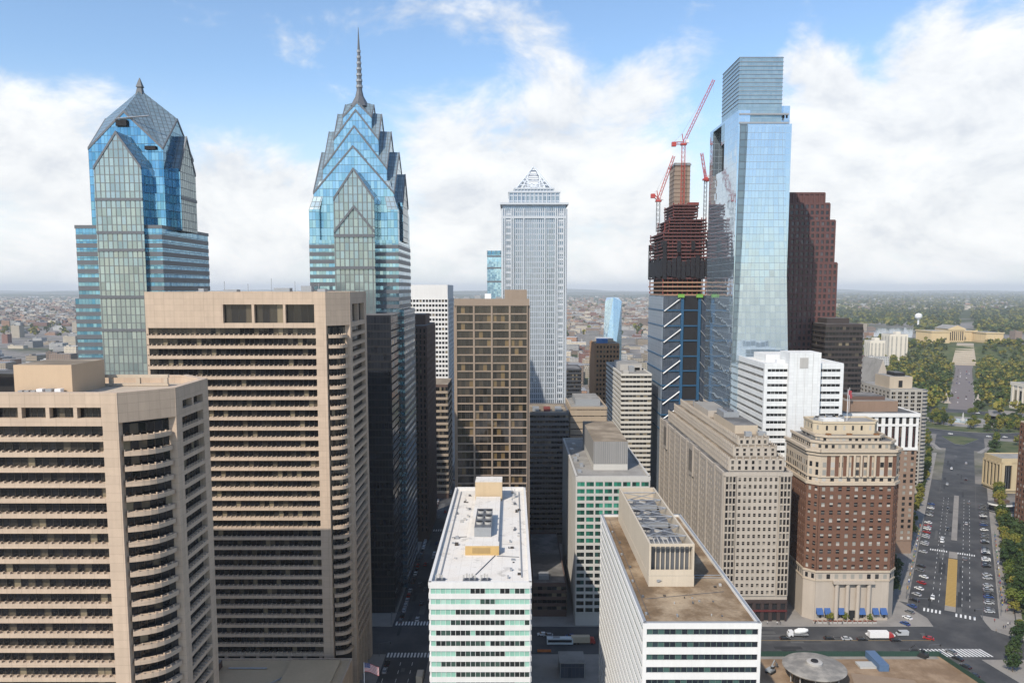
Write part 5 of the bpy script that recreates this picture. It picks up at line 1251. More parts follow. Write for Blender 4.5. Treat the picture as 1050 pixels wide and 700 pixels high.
# --- buildings at the right edge and far landmarks
B = Bld('red_brick_tower', 'dark red brick tower standing behind the trees of the small park', 'apartment block', (315, 470))
xa = (1046.5 - 525) / 800 * 492 + 4; p = rect(xa, 466, xa + 40, 492); zt = at(1046, 436, 480).z; B.mb().prism(p, 0, zt, BRICK, ROOFD); ff = frames(p)
B.grid(ff[0], 4, zt - 1, 9, 20, 1.6, 1.9, GTb, BRICK, .3, 0); B.grid(ff[3], 4, zt - 1, 9, 20, 1.6, 1.9, GTb, BRICK, .3, 0); parapet(B, p, zt, 1, .5, CREAM); B.finish((1030, 420, 1055, 600), 40)
B = Bld('cream_pillared_hall', 'low yellowish hall with tall pillars and glass between them behind the park trees', 'building', (385, 600))
Y = 590; xa = (1019 - 525) / 800 * 610; p = rect(xa, Y, xa + 40, Y + 22); zt = at(1030, 471, Y).z; YST = stone('yellow_limestone', (.46, .37, .23), var=.1, scale=.06); B.mb().prism(p, 0, zt, YST, ROOFG); ff = frames(p)
B.grid(ff[0], 2, zt - 3, 4, 1, 5.5, zt - 8, GLASSDK, YST, 1.0, 2, STEEL); B.grid(ff[3], 2, zt - 3, 5, 1, 3, zt - 8, GLASSDK, YST, 1.0, 1, STEEL); parapet(B, p, zt, .8, .5, YST); B.finish()
B = Bld('round_cafe_pavilion', 'small dark-roofed pavilion with a rounded glass front among the park trees', 'pavilion', (345, 548))
c0 = on(1027, 524); q = [(c0.x - 9, c0.y + 6)] + [(c0.x + 9 * sin(a), c0.y - 7 * cos(a)) for a in [(-90 + 15 * i) * pi / 180 for i in range(13)]] + [(c0.x + 9, c0.y + 6)]
q = [(c0.x + 9.5 * cos(2 * pi * i / 20), c0.y + 7 * sin(2 * pi * i / 20)) for i in range(20)]
B.mb().prism(grow(q, -.8), 0, 5.2, GLASSDK); B.mb('roof').prism(q, 5.21, 6.4, WHITEP, ROOFD); B.mb('window_frame').prism(grow(q, -.7), .8, 1.1, STEEL); B.mb('roof_box').box(c0.x - 4, c0.y - 2, 6.41, c0.x + 4, c0.y + 3, 8.4, DKBROWN); B.finish()
q0 = at(1037, 432, 940)
cb = classical('library_building', 'pale classical library with columns at the far right edge by the circle', q0.x + 52, 985, q0.x + 120, 1025, at(1037, 395, 985).z, 8, stone('pale_library_stone', (.55, .50, .42), var=.08, scale=.05), ped=False); cb.finish()
PMAS = stone('golden_museum_stone', (.56, .43, .25), var=.06, scale=.03, streak=.05)
Y = 1815; q = lambda u, v, d=0: at(u, v, Y + d); zb = 31
M_ = Bld('columned_museum', 'golden columned museum with two wings on the hill ending the tree-lined avenue', 'museum', (1040, Y + 30, zb))
for u0, u1, v, d, dd, nm in ((955, 974, 339.5, 0, 70, 'wing'), (1011, 1029, 341, 0, 70, 'wing'), (970, 1016, 339, 55, 40, 'link')):
    p = rect(q(u0, 345).x, Y + d, q(u1, 345).x, Y + d + dd); zt = q(u0, v, d).z; mm = MB(); mm.prism(p, zb, zt, PMAS, ROOFG)
    for fr in (frames(p)[0], frames(p)[3]):
        mm.fbox(fr, -1, fr.L + 1, zt - 2.4, zt + .6, -.5, 1.6, PMAS)
        n = max(5, int(fr.L / 7))
        for i in range(n): mm.fbox(fr, fr.L * (i + .5) / n - .8, fr.L * (i + .5) / n + .8, zb + 4, zt - 3, -.2, .9, PMAS)
    mm2 = mm; M_.sub(nm, mm2)
p = rect(q(981, 340).x, Y + 34, q(998, 340).x, Y + 95); zt = q(990, 337, 34).z; m = MB(); m.prism(p, zb, zt, PMAS); fr = frames(p)[0]
m.fbox(fr, -1.5, fr.L + 1.5, zt - 3, zt, -.5, 2, PMAS)
A0, B0, C0 = fr.p(-2, zt, 2), fr.p(fr.L + 2, zt, 2), fr.p(fr.L / 2, q(990, 333.5, 34).z, 2); A1, B1, C1 = fr.p(-2, zt, -60), fr.p(fr.L + 2, zt, -60), fr.p(fr.L / 2, q(990, 333.5, 34).z, -60)
m.face([A0, B0, C0], PMAS); m.face([A0, C0, C1, A1], ROOFG); m.face([C0, B0, B1, C1], ROOFG); M_.sub('temple_front', m)
for i in range(8):
    s_ = fr.L * (i + .5) / 8; c0 = fr.p(s_, 0, .9); m = MB(); m.prism(ring(c0[0], c0[1], .95, 8), zb + 2, zt - 3, PMAS); M_.sub('column', m)
    if i < 7: M_.win(fr, s_ + 1.0, zb + 4, .05, fr.L / 8 - 2.0, zt - zb - 10, 0, GLASSDK, None, 'doorway')
M_.finish()
m = MB(); x0, x1 = q(976, 350).x, q(1003, 350).x
for i in range(10):
    a_ = 1430 + i * 16; hwid = 22 - i * .6; m.prism([pk(a_, hwid), pk(1640, hwid), pk(1640, -hwid), pk(a_, -hwid)], 0, 3.3 * (i + 1) + .4, stone('museum_step', (.36, .31, .24), streak=0) if i == 0 else MATS['museum_step'])
tag(m.build('museum_steps'), 'broad flight of pale stone steps climbing the hill below the golden museum', 'steps')
for u0, u1, v, Yt, lab, dd in ((891.5, 907, 349, 1560, 'slender white apartment tower among trees, left and nearer of the far pair', 26), (911.5, 930, 342.5, 1700, 'wider white apartment tower among trees, right-hand of the far pair', 40)):
    B = Bld('white_apartment_tower', lab, 'apartment block', (at(u0, 380, Yt).x + 12, Yt + 10)); xa, xb = at(u0, 370, Yt).x, at(u1, 370, Yt).x; zt = at(u0, v, Yt).z; p = rect(xa, Yt, xb, Yt + dd)
    WAP = stone('white_apartment_wall', (.66, .60, .50), var=.05, streak=.06) if 'white_apartment_wall' not in MATS else MATS['white_apartment_wall']
    B.mb().prism(p, 0, zt, WAP, ROOFG); ff = frames(p)
    for i in (0, 3):
        n = 4 if i == 0 else 3
        for k in range(n): B.mb('balcony_stack').fbox(ff[i], ff[i].L * (k + .5) / n - 1.6, ff[i].L * (k + .5) / n + 1.6, 6, zt - 5, -.3, .12, stone('balcony_shade_grey', (.22, .21, .19), streak=.1) if 'balcony_shade_grey' not in MATS else MATS['balcony_shade_grey'])
        for k in range(18): B.mb('floor_line').fbox(ff[i], 0, ff[i].L, 6 + k * (zt - 10) / 18, 6.9 + k * (zt - 10) / 18, -.3, .35, WAP)
    m = MB(); m.box((xa + xb) / 2 - 5, Yt + 4, zt, (xa + xb) / 2 + 5, Yt + 18, zt + 5, WAP); B.sub('penthouse', m); B.finish()
B = Bld('water_tower', 'small white water tower dome rising from far woods left of the museum', 'water tower', (at(942, 330, 3000).x, 3000, 0))
c0 = at(942, 322, 3000); m = MB(); ls = [(0, 60), (9, 60), (13, 66), (13, 74), (8, 80), (0.5, 82)]
zz0 = c0.z - 18
for (ra, za), (rb, zb_) in zip(ls[1:], ls[2:]): m.hexa([(x, y, zz0 + za - 60) for x, y in ring(c0.x, 3000, ra, 16)], [(x, y, zz0 + zb_ - 60) for x, y in ring(c0.x, 3000, rb, 16)], WHITEP)
B.sub('tank', m); m = MB(); m.bar((c0.x, 3000, 0), (c0.x, 3000, zz0), 3.5, WHITEP, 12); B.sub('pedestal', m)

# ------------------------------------------------------------------ low-rise city beyond the towers
PAL = [('brick', (.20, .095, .07)), ('tan', (.36, .29, .21)), ('grey', (.30, .29, .28)), ('white', (.44, .43, .41)), ('brown', (.22, .16, .12)), ('cream', (.50, .43, .33)), ('orange brick', (.36, .20, .12))]
def lowrise_mat(name, c):
    m, t, b = new_mat(name)
    uv = t.node('ShaderNodeUVMap').outputs[0]; q = t.vmath('DIVIDE', uv, (3.2, 3.6, 1)); s = t.node('ShaderNodeSeparateXYZ', {0: t.vmath('FRACTION', q)})
    wx = t.math('MULTIPLY', t.math('GREATER_THAN', s.outputs[0], .5), t.math('GREATER_THAN', s.outputs[1], .5))
    nz = t.node('ShaderNodeSeparateXYZ', {0: t.node('ShaderNodeNewGeometry').outputs['Normal']}).outputs[2]
    wx = t.math('MULTIPLY', wx, t.math('LESS_THAN', nz, .5))
    rnd = t.math('FRACT', t.math('ADD', t.node('ShaderNodeNewGeometry').outputs['Random Per Island'], t.node('ShaderNodeObjectInfo').outputs['Random']))
    k = t.math('MULTIPLY_ADD', rnd, .6, .7); cc = t.node('ShaderNodeVectorMath', {0: c, 1: t.node('ShaderNodeCombineXYZ', {0: k, 1: k, 2: k}).outputs[0]}, operation='MULTIPLY').outputs[0]
    roof = t.ramp(rnd, [(0, (.10, .10, .10)), (.3, (.24, .235, .23)), (.55, (.17, .15, .13)), (.8, (.36, .355, .345))], 'CONSTANT')
    base = t.mix(wx, cc, (.05, .055, .06)); t.put(b.inputs['Base Color'], t.mix(t.math('GREATER_THAN', nz, .5), base, roof)); t.put(b.inputs['Roughness'], .8)
    return m
LOWM = {n: lowrise_mat('lowrise_' + n.replace(' ', '_'), c) for n, c in PAL}
rng = random.Random(21)
def low_building(mb, x, y, w_, d_, h_, m, kind):
    if kind == 0: mb.box(x - w_ / 2, y - d_ / 2, 0, x + w_ / 2, y + d_ / 2, h_, m)
    else:
        mb.box(x - w_ / 2, y - d_ / 2, 0, x + w_ / 2, y + d_ / 2, h_ * .8, m); mb.box(x - w_ * .3, y - d_ * .2, h_ * .8, x + w_ * .3, y + d_ * .4, h_ + 2, m)
    mb.box(x - w_ * .4, y - d_ * .3, h_ if kind == 0 else h_ * .8, x - w_ * .2, y, (h_ if kind == 0 else h_ * .8) + 2.5, m)
SECT = [(-12, 84, 312, 392, 70, 'in the hazy city far left', 1.0), (576, 668, 322, 420, 120, 'in the low-rise city below the crystal glass tower', 1.25), (424, 470, 330, 460, 14, 'at the end of the dark avenue', 1.0), (858, 905, 335, 385, 22, 'near the river right of the dark banded block', .9), (1022, 1062, 345, 372, 6, 'behind the park at the far right', .8)]
placed = []
EXCL = [(130, 150, 1500)]
for u0, u1, v0, v1, n, where, big in SECT:
    k = 0; tries = 0
    while k < n and tries < 4000:
        tries += 1
        v = v1 - (v1 - v0) * rng.random() ** .8; p = on(rng.uniform(u0, u1), v)
        if p.y < 740 or abs(p.y - 1500) < 70 and 140 < p.x < 230 and where.find('crystal') > 0: continue
        w_ = rng.uniform(16, 46) * big; d_ = rng.uniform(14, 40) * big; h_ = rng.choice([8, 10, 11, 13, 16, 20, 26]) * (1.5 if rng.random() < .12 else 1) * (1.25 if p.y < 1500 else 1)
        if any(abs(p.x - a) < (w_ + c) / 2 and abs(p.y - b) < (d_ + d) / 2 for a, b, c, d in placed): continue
        placed.append((p.x, p.y, w_, d_)); nm, c = rng.choice(PAL if 'crystal' not in where else PAL + PAL[1:2] * 2 + PAL[5:6] * 2)
        mb = MB(); low_building(mb, 0, 0, w_, d_, h_, LOWM[nm], rng.random() < .3)
        size = 'long' if max(w_, d_) > 42 * big * .9 else 'small' if h_ < 12 else 'tall' if h_ > 22 else 'squat'
        o = mb.build('low_building'); o.location = (p.x, p.y, 0); o.rotation_euler.z = rng.choice([0, 0, .12, -.16]); tag(o, f'{size} {nm} building {where}', 'building', f'buildings {where}'); k += 1
mb = MB()
for u0, u1, v0, v1, n in ((-40, 90, 302, 334, 1900), (560, 680, 302, 338, 1900), (420, 470, 303, 335, 300), (846, 1080, 302, 318, 420)):
    for i in range(n):
        p = on(rng.uniform(u0, u1), v0 + (v1 - v0) * rng.random() ** .7); nm, c = rng.choice(PAL)
        w_ = rng.uniform(14, 60); low_building(mb, p.x, p.y, w_, rng.uniform(14, 40), rng.choice([7, 9, 12, 15, 22]), LOWM[nm], 0)
tag(mb.build('distant_city'), 'hazy mass of tiny roofs and walls toward the horizon', 'city', kind='stuff')

# ------------------------------------------------------------------ trees
LEAF = leafy('summer_leaves', [(0, (.030, .060, .012)), (.25, (.060, .095, .018)), (.5, (.12, .135, .024)), (.75, (.19, .165, .03)), (1, (.25, .165, .04))], .35)
LEAFD = leafy('dark_leaves', [(0, (.014, .032, .011)), (.5, (.032, .056, .016)), (1, (.075, .092, .024))], .35)
BARK = stone('bark', (.09, .07, .05), scale=1.5)
def crown_into(mb, cx, cy, cz, rx, rz, nclump, per, leaf, m, rg):
    for i in range(nclump):
        a = rg.uniform(0, 2 * pi); zz = rg.uniform(-.8, .95); rr_ = sqrt(max(0, 1 - zz * zz)) * rg.uniform(.35, .9)
        c = V((cx + rx * rr_ * cos(a), cy + rx * rr_ * sin(a), cz + rz * zz * .85)); cr_ = rx * rg.uniform(.28, .45)
        for j in range(per):
            d = V((rg.gauss(0, 1), rg.gauss(0, 1), rg.gauss(0, .8))); d.normalize(); p = c + d * cr_ * rg.uniform(.55, 1.05)
            n = (d + V((rg.uniform(-.7, .7), rg.uniform(-.7, .7), rg.uniform(-.2, .9)))).normalized(); x = n.orthogonal().normalized(); y = n.cross(x); s = leaf * rg.uniform(.6, 1.3)
            t = rg.uniform(0, pi); x, y = x * cos(t) + y * sin(t), y * cos(t) - x * sin(t)
            mb.face([p - x * s - y * s * .7, p + x * s - y * s * .7, p + x * s * .8 + y * s * .8, p - x * s * .8 + y * s * .8], m, [(0, 0)] * 4)
protos = []
rg = random.Random(5)
for i in range(7):
    r_ = thing('tree', 'tree', 'tree', (0, 0, 0), 'trees of the parkway'); cb_ = MB(); m_ = LEAFD if i in (1, 4) else LEAF
    tall = i % 3 == 2; crown_into(cb_, 0, 0, 6.8, 3.6 if tall else 4.6, 4.4 if tall else 3.6, 22, 34, .42, m_, rg); c_ = cb_.build('crown', r_)
    t = MB(); t.bar((0, 0, 0), (.1, 0, 4.6), .34, BARK, 7, .2)
    for k in range(4): a = k * 1.7 + i; t.bar((.08, 0, 3.2 + k * .4), (2.2 * cos(a), 2.2 * sin(a), 6.2 + k * .4), .15, BARK, 5, .06)
    t.build('trunk', r_); protos.append(r_)
NTREE = 0; used = set()
def plant(x, y, s, label, group, z_=0.1, kind=None):
    global NTREE
    i = kind if kind is not None else rng.randrange(7)
    if i in used: o = copy_thing(protos[i])
    else: o = protos[i]; used.add(i)
    NTREE += 1
    o.location = (x, y, z_); o.rotation_euler = (0, 0, rng.uniform(0, 6.28)); o.scale = (s * rng.uniform(.9, 1.1), s * rng.uniform(.9, 1.1), s * rng.uniform(.85, 1.15)); o['label'] = label; o['group'] = group
def pkp(a, b): return pk(a, b)
for a in range(10, 176, 9):
    for b in (31, 39, 48, 58, 68):
        if rng.random() < .82:
            x, y = pk(a + rng.uniform(-3, 3), b + rng.uniform(-3, 3)); plant(x, y, rng.uniform(.9, 1.25), 'dense dark tree in the small park right of the wide road', 'trees of the small park', .2, rng.choice([1, 4, 4, 1, 0]))
for a in range(-64, 0, 8):
    for b in (26, 36, 45):
        if rng.random() < .65: x, y = pk(a + rng.uniform(-2, 2) - (b - 26) * .5, b + rng.uniform(-3, 3)); plant(x, y, rng.uniform(.55, .8), 'low street tree on the corner plaza at lower right', 'trees of the corner plaza', .15, rng.choice([1, 4, 0]))
for a in range(112, 420, 10):
    x, y = pk(a, 27.5 + rng.uniform(-1, 1)); plant(x, y, rng.uniform(.7, 1.0), 'street tree along the right kerb of the wide road', 'right row of street trees')
    if a > 190 or rng.random() < .5: x, y = pk(a, -24 + rng.uniform(-1, 1)); plant(x, y, rng.uniform(.55, .8), 'street tree along the left kerb of the wide road', 'left row of street trees')
for a in range(14, 112, 8):
    x, y = pk(a, 27.2 + rng.uniform(-.6, .6)); plant(x, y, rng.uniform(.6, .95), 'street tree along the right kerb of the wide road', 'right row of street trees')
for i in range(6): x, y = pk(10 + i * 7, -27 - i % 2 * 2); plant(x, y, rng.uniform(.75, 1.0), 'dark tree in the gap right of the red brick building', 'trees beside the brick building', .15, rng.choice([1, 4]))
for i in range(60):
    a = rng.uniform(0, 6.28); r0 = rng.choice([rng.uniform(44, 70), rng.uniform(112, 150), rng.uniform(24, 70)]); x, y = LC[0] + r0 * cos(a), LC[1] + r0 * sin(a)
    d_ = (x - 213.4) * QY - (y - 366.4) * QX
    if abs(d_) < (9 if r0 < 75 else 20): continue
    plant(x, y, rng.uniform(.8, 1.2), 'round-headed tree on the lawns of the circle', 'trees of the circle', .2, rng.choice([1, 4, 0, 2]))
for i in range(70):
    a = rng.uniform(430, 660); b = rng.choice([-1, 1]) * rng.uniform(24, 95); x, y = pk(a, b)
    if abs(sqrt((x - LC[0]) ** 2 + (y - LC[1]) ** 2) - 90) < 17: continue
    plant(x, y, rng.uniform(.85, 1.25), 'round-headed tree beside the roads round the circle', 'trees round the circle', .2)
n = 0
while n < 6:
    a = rng.uniform(690, 1100); b = rng.choice([-1, 1]) * (19 + 190 * rng.random() ** 1.4); x, y = pk(a, b)
    plant(x, y, rng.uniform(1.0, 1.55), f'leafy tree in the park woods {"left" if b < 0 else "right"} of the far avenue', 'trees of the avenue park', .1); n += 1
mb = MB(); mbd = MB()
def mass(x, y, s, mbx, m, q=14, leaf=1.2, z0=0): crown_into(mbx, x, y, z0 + 6 * s, 4.8 * s, 4.2 * s, 7, max(2, q // 7 * 3), leaf * s, m, rng)
for i in range(4200):
    a = rng.uniform(640, 1690); b = rng.choice([-1, 1]) * rng.uniform(18, 520)
    x, y = pk(a, b)
    if a < 720 and abs(b) < 90: continue
    px = seen(V((x, y, 0)))
    if px is None or px[0] > 1075 or px[0] < 855: continue
    hd = sqrt((x - 1040) ** 2 + (y - 1860) ** 2); gz = max(0, min(31, 31 * (250 - hd) / 100))
    if abs(b) < 31 and a > 1400 or 1790 < y < 1930 and 915 < x < 1165: continue
    mass(x, y, rng.uniform(1.0, 1.6), mb if rng.random() < .65 else mbd, LEAF if rng.random() < .6 else LEAFD, 14, z0=gz)
tag(mb.build('woods'), 'mass of green and yellowing park woods on both sides of the far avenue', 'woods', kind='stuff')
tag(mbd.build('woods'), 'darker tree clumps mixed through the park woods by the far avenue', 'woods', kind='stuff')
mb = MB()
for i in range(5200):
    if i % 3 == 0 and i % 10: continue
    u = rng.uniform(846, 1085) if i % 3 else rng.choice([rng.uniform(-30, 84), rng.uniform(575, 670)]); p = on(u, 300.6 + 43 * rng.random() ** 1.3 if i % 3 else 301 + 45 * rng.random() ** .9)
    if p.y < 900 or (1780 < p.y < 1930 and 900 < p.x < 1180): continue
    if 880 < u < 937 and 335 < seen(p)[1] < 347: continue
    if u > 846 and abs((p.x - 213.4) * QY - (p.y - 366.4) * QX) < 27: continue
    s = rng.uniform(1.1, 1.8) * (1 + p.y / 9000); mass(p.x, p.y, s, mb, LEAFD if rng.random() < .6 else LEAF, 7, 1.9)
tag(mb.build('far_woods'), 'far blue-green woodland spreading to the horizon', 'woods', kind='stuff')

# ------------------------------------------------------------------ vehicles
TYRE = paint('tyre_rubber', (.02, .02, .02), .8); CARGL = pane('car_glass', [(0, (.015, .017, .02)), (.6, (.03, .033, .036))]); LAMPR = paint('tail_lamp_red', (.3, .01, .01), .3); LAMPW = paint('head_lamp_clear', (.7, .7, .68), .2)
CARC = {'white': (.72, .72, .71), 'silver': (.40, .41, .42), 'black': (.018, .018, .02), 'grey': (.14, .145, .15), 'red': (.30, .02, .02), 'blue': (.03, .07, .20)}
def profile(mb, pts, hw, m, z=None):
    b = [(x, -hw, zz) for x, zz in pts]; t = [(x, hw, zz) for x, zz in pts]; mb.hexa(b, t, m)
def make_car(colour, van=False):
    m = paint('car_' + colour, CARC[colour], .25) if 'car_' + colour not in MATS else MATS['car_' + colour]
    r_ = thing('van' if van else 'car', colour, 'van' if van else 'car'); b = MB()
    if van: profile(b, [(-2.6, .35), (2.6, .35), (2.6, 1.1), (2.1, 1.3), (1.5, 2.2), (-2.6, 2.25)], .98, m)
    else: profile(b, [(-2.25, .3), (2.25, .3), (2.25, .75), (1.2, .95), (-1.6, .98), (-2.25, .9)], .9, m); profile(b, [(-1.35, 1.40), (.45, 1.42), (.35, 1.47), (-1.2, 1.46)], .72, m)
    b.build('body', r_); g_ = MB()
    if van: profile(g_, [(.9, 1.35), (2.12, 1.32), (1.58, 2.1), (.9, 2.1)], 1.0, CARGL)
    else: g_.hexa([(-1.75, -.84, .97), (1.25, -.84, .95), (1.25, .84, .95), (-1.75, .84, .97)], [(-1.25, -.7, 1.40), (.45, -.7, 1.42), (.45, .7, 1.42), (-1.25, .7, 1.40)], CARGL)
    g_.build('window_glass', r_)
    for x in (-1.4, 1.4):
        for y in (-.82, .82):
            w_ = MB(); w_.bar((x, y - .12, .33), (x, y + .12, .33), .33, TYRE, 10); w_.build('wheel', r_)
    for x, mm in ((2.27 if not van else 2.61, LAMPW), (-2.27 if not van else -2.61, LAMPR)):
        for y in (-.65, .65): l = MB(); l.box(x - .03, y - .2, .62, x + .03, y + .2, .8, mm); l.build('headlight' if mm is LAMPW else 'tail_light', r_)
    return r_
carp = {}
def car(x, y, ang, where, group, colour=None, van=False, z_=.03, full=None):
    colour = colour or rng.choice(['white', 'silver', 'black', 'grey', 'grey', 'black', 'silver', 'white', 'grey', 'black', 'silver', 'red', 'blue', 'white']); k = (colour, van)
    if k not in carp: carp[k] = make_car(colour, van); o = carp[k]
    else: o = copy_thing(carp[k])
    o.location = (x, y, z_); o.rotation_euler = (0, 0, ang); o['label'] = full or f'{colour} {"van" if van else "car"} {where}'; o['group'] = group
    if full: del o['group']
    return o
PA = pi / 2 - rad(30.2)
for a in range(10, 230, 3):
    if rng.random() < .46: x, y = pk(a, 16.6); car(x, y, PA - 1.15, 'parked at an angle along the right side of the wide road', 'cars parked along the right kerb')
for a in range(12, 230, 4):
    if rng.random() < .42: x, y = pk(a, -15.6); car(x, y, PA + 1.15, 'parked at an angle along the left side of the wide road', 'cars parked along the left kerb')
for a, b, c, d in ((16, -8, 'white', 0), (120, -6.5, 'white', 0), (126, -6.6, 'white', 0), (90, 6, 'grey', 1), (150, -4, 'black', 0), (170, 6.5, 'silver', 1), (205, -5, 'black', 0), (230, 8, 'grey', 1), (285, -7, 'silver', 0), (310, 6, 'black', 1), (350, -5, 'white', 0), (380, 6, 'silver', 1)):
    x, y = pk(a, b); car(x, y, PA + (pi if d == 0 else 0), 'driving on the wide road to the circle', 'cars driving on the wide road', c)
x, y = on(952, 655).x, on(952, 655).y; car(x, y, rad(150), '', '', 'red', full='red car turning across the wide junction at lower right')
for u, v, c, an in ((982, 676, 'black', 118), (990, 684, 'black', 118), (998, 693, 'black', 118), (975, 669, 'grey', 118)):
    p = on(u, v); car(p.x, p.y, rad(an), 'queuing on the lower approach to the junction', 'cars queuing at lower right', c)
for u, v, c, vn in ((805, 655, 'black', 0), (850, 655, 'black', 0), (868, 655.5, 'silver', 0), (884, 656, 'black', 0), (893, 651, 'white', 0), (912, 652, 'white', 0), (925, 651, 'silver', 1), (918, 657, 'black', 0)):
    p = on(u, v); car(p.x, p.y, 0 if v > 653 else pi, 'on the cross street in front of the brick building', 'cars on the cross street', c, bool(vn))
for i in range(24):
    a = rng.uniform(0, 2 * pi); r0 = rng.choice([84, 91, 99]); car(LC[0] + r0 * cos(a), LC[1] + r0 * sin(a), a + pi / 2, 'on the ring road of the circle', 'cars on the ring road', z_=.05)
for i in range(26):
    x, y = pk(rng.uniform(745, 1400), rng.choice([-9, -5, 5, 9])); car(x, y, PA, 'on the far avenue to the museum', 'cars on the far avenue', z_=.04)
for i in range(9): p = on(928 + i * 2.4, 634 - i * 6 + 6); car(p.x, p.y, rad(118), 'parked beside the corner terrace right of the brick building', 'cars parked by the corner terrace')
for i in range(46):
    y = 356 + i * 6.2
    if 487 < y < 499: continue
    sh = -.0105 * (y - 347)
    if rng.random() < .82: car(-52.6 + sh * 1.0, y, pi / 2, 'parked along the left kerb of the dark avenue', 'cars parked on the dark avenue')
    if rng.random() < .5: car(-38.0 + sh * 1.0, y, pi / 2, 'parked along the right kerb of the dark avenue', 'cars parked on the dark avenue, right side')
    if rng.random() < .4: car(rng.choice([-48.6, -45, -41.4]) + sh, y + 2, pi / 2, 'in the lanes of the dark avenue', 'cars moving on the dark avenue')
for i in range(12):
    y = 250 + i * 6.4
    if rng.random() < .6: car(-52.4, y, pi / 2, 'parked on the near stretch of the dark avenue', 'cars parked near the podium')
for u, v, c in ((556, 651, 'white'), (562, 652, 'silver'), (585, 653, 'blue')): p = on(u, v); car(p.x, p.y, pi, 'behind the green and white block on the cross street', 'cars behind the green and white block', c)
def truck(name, label, x, y, ang, L, h_, col_, cabc, mixer=False):
    r_ = thing(name, label, 'bus' if name == 'bus' else 'truck', (x, y, .03), rz=ang)
    m = paint(name + '_' + label.split()[0] + '_paint', col_, .35)
    if name == 'bus':
        b = MB(); profile(b, [(-L / 2, .4), (L / 2, .4), (L / 2 + .15, 1.6), (L / 2, h_), (-L / 2, h_)], 1.25, m); b.build('body', r_); g_ = MB()
        for y_ in (-1.26, 1.26): g_.box(-L / 2 + .4, y_ - .02, 1.35, L / 2 - .5, y_ + .02, 2.5, CARGL)
        g_.build('window_glass', r_); ac = MB(); ac.box(-3, -.8, h_ + .01, 0, .8, h_ + .3, STEEL); ac.build('roof_unit', r_)
    else:
        c = MB(); profile(c, [(L / 2 - 2.2, .5), (L / 2, .5), (L / 2, 1.7), (L / 2 - .5, 2.7), (L / 2 - 2.2, 2.8)], 1.2, paint(name + '_cab_' + label.split()[0], cabc, .35)); c.build('cab', r_)
        g_ = MB(); g_.box(L / 2 - .42, -1.05, 1.75, L / 2 - .18, 1.05, 2.4, CARGL); g_.build('windscreen', r_)
        b = MB()
        if mixer:
            b.box(-L / 2, -1.1, .9, L / 2 - 2.3, 1.1, 1.2, STEEL); b.build('chassis', r_); d = MB(); n = 12; prof = [(-L / 2 + .2, .6, 2.9), (-L / 2 + 1.6, 1.15, 2.7), (-.4, 1.35, 2.5), (L / 2 - 3, .8, 2.2)]
            for (xa_, ra, za), (xb_, rb, zb_) in zip(prof, prof[1:]):
                d.hexa([(xa_, ra * cos(2 * pi * k / n), za + ra * sin(2 * pi * k / n)) for k in range(n)], [(xb_, rb * cos(2 * pi * k / n), zb_ + rb * sin(2 * pi * k / n)) for k in range(n)], m)
            d.build('mixer_drum', r_)
        else: b.box(-L / 2, -1.25, .9, L / 2 - 2.4, 1.25, h_, m); b.build('cargo_box', r_)
    for xx in ((-L * .3, L * .34) if name == 'bus' else (-L * .36, -L * .22, L * .36)):
        for y_ in (-1.05, 1.05): w_ = MB(); w_.bar((xx, y_ - .16, .5), (xx, y_ + .16, .5), .5, TYRE, 10); w_.build('wheel', r_)
    return r_
p = on(818, 652); truck('cement_truck', 'white cement mixer truck on the street before the limestone building', p.x, p.y, pi, 9.2, 3.4, (.7, .7, .68), (.7, .7, .7), True)
p = on(903, 654.5); truck('box_truck', 'long white box truck with a red cab before the brick building', p.x, p.y, 0, 11, 3.6, (.72, .70, .68), (.35, .04, .04))
p = on(574, 660); truck('bus', 'white city bus on the cross street left of the glass entrance cube', p.x, p.y, 0, 11.5, 3.1, (.62, .68, .70), 0)
p = on(598, 659.5); truck('tow_truck', 'beige box truck with red cab behind the glass entrance cube', p.x, p.y, 0, 10.5, 3.6, (.50, .42, .30), (.36, .05, .04))
p = on(436, 697); truck('delivery_truck', 'cream delivery truck on the near avenue left of the green and white block', p.x - 2, p.y, pi / 2, 8, 3.6, (.55, .47, .36), (.5, .45, .38))

# ------------------------------------------------------------------ the dug-up square and street furniture
sc = on(835, 683, 6.5); r_ = thing('round_pavilion', 'round saucer-roofed concrete pavilion on the dug-up square at lower right', 'pavilion', (sc.x, sc.y, .3))
SAU = stone('weathered_roof_disc', (.20, .19, .175), var=.3, scale=.2, streak=0, c2=(.29, .27, .24))
def rings(mb, prof, m, n=40):
    for (ra, za), (rb, zb_) in zip(prof, prof[1:]): mb.hexa([(x, y, za) for x, y in ring(0, 0, ra, n)], [(x, y, zb_) for x, y in ring(0, 0, rb, n)], m)
m = MB(); rings(m, [(7.6, 5.0), (12.1, 5.9), (12.3, 6.3)], SAU); rings(m, [(12.3, 6.31), (11.9, 6.55), (4, 7.4), (3.2, 7.5)], SAU); m.build('roof', r_)
m = MB(); rings(m, [(3.1, 7.51), (3.1, 8.3), (2.7, 8.5)], CONC, 20); m.build('roof_hub', r_); m = MB(); rings(m, [(1.5, 8.51), (1.3, 9.0)], DARKIN, 16); m.build('roof_vent', r_)
m = MB(); rings(m, [(8.6, 0), (8.6, 5.2)], GLASSDK, 24); m.build('glass_wall', r_)
for k in range(10): m = MB(); a = k * pi / 5; m.bar((9.2 * cos(a), 9.2 * sin(a), 0), (9.6 * cos(a), 9.6 * sin(a), 5.6), .25, CONC, 6); m.build('column', r_)
GF = paint('green_hoarding', (.018, .05, .036), .7)
m = MB(); f_ = Fr((92, 320.6), (183, 320.6))
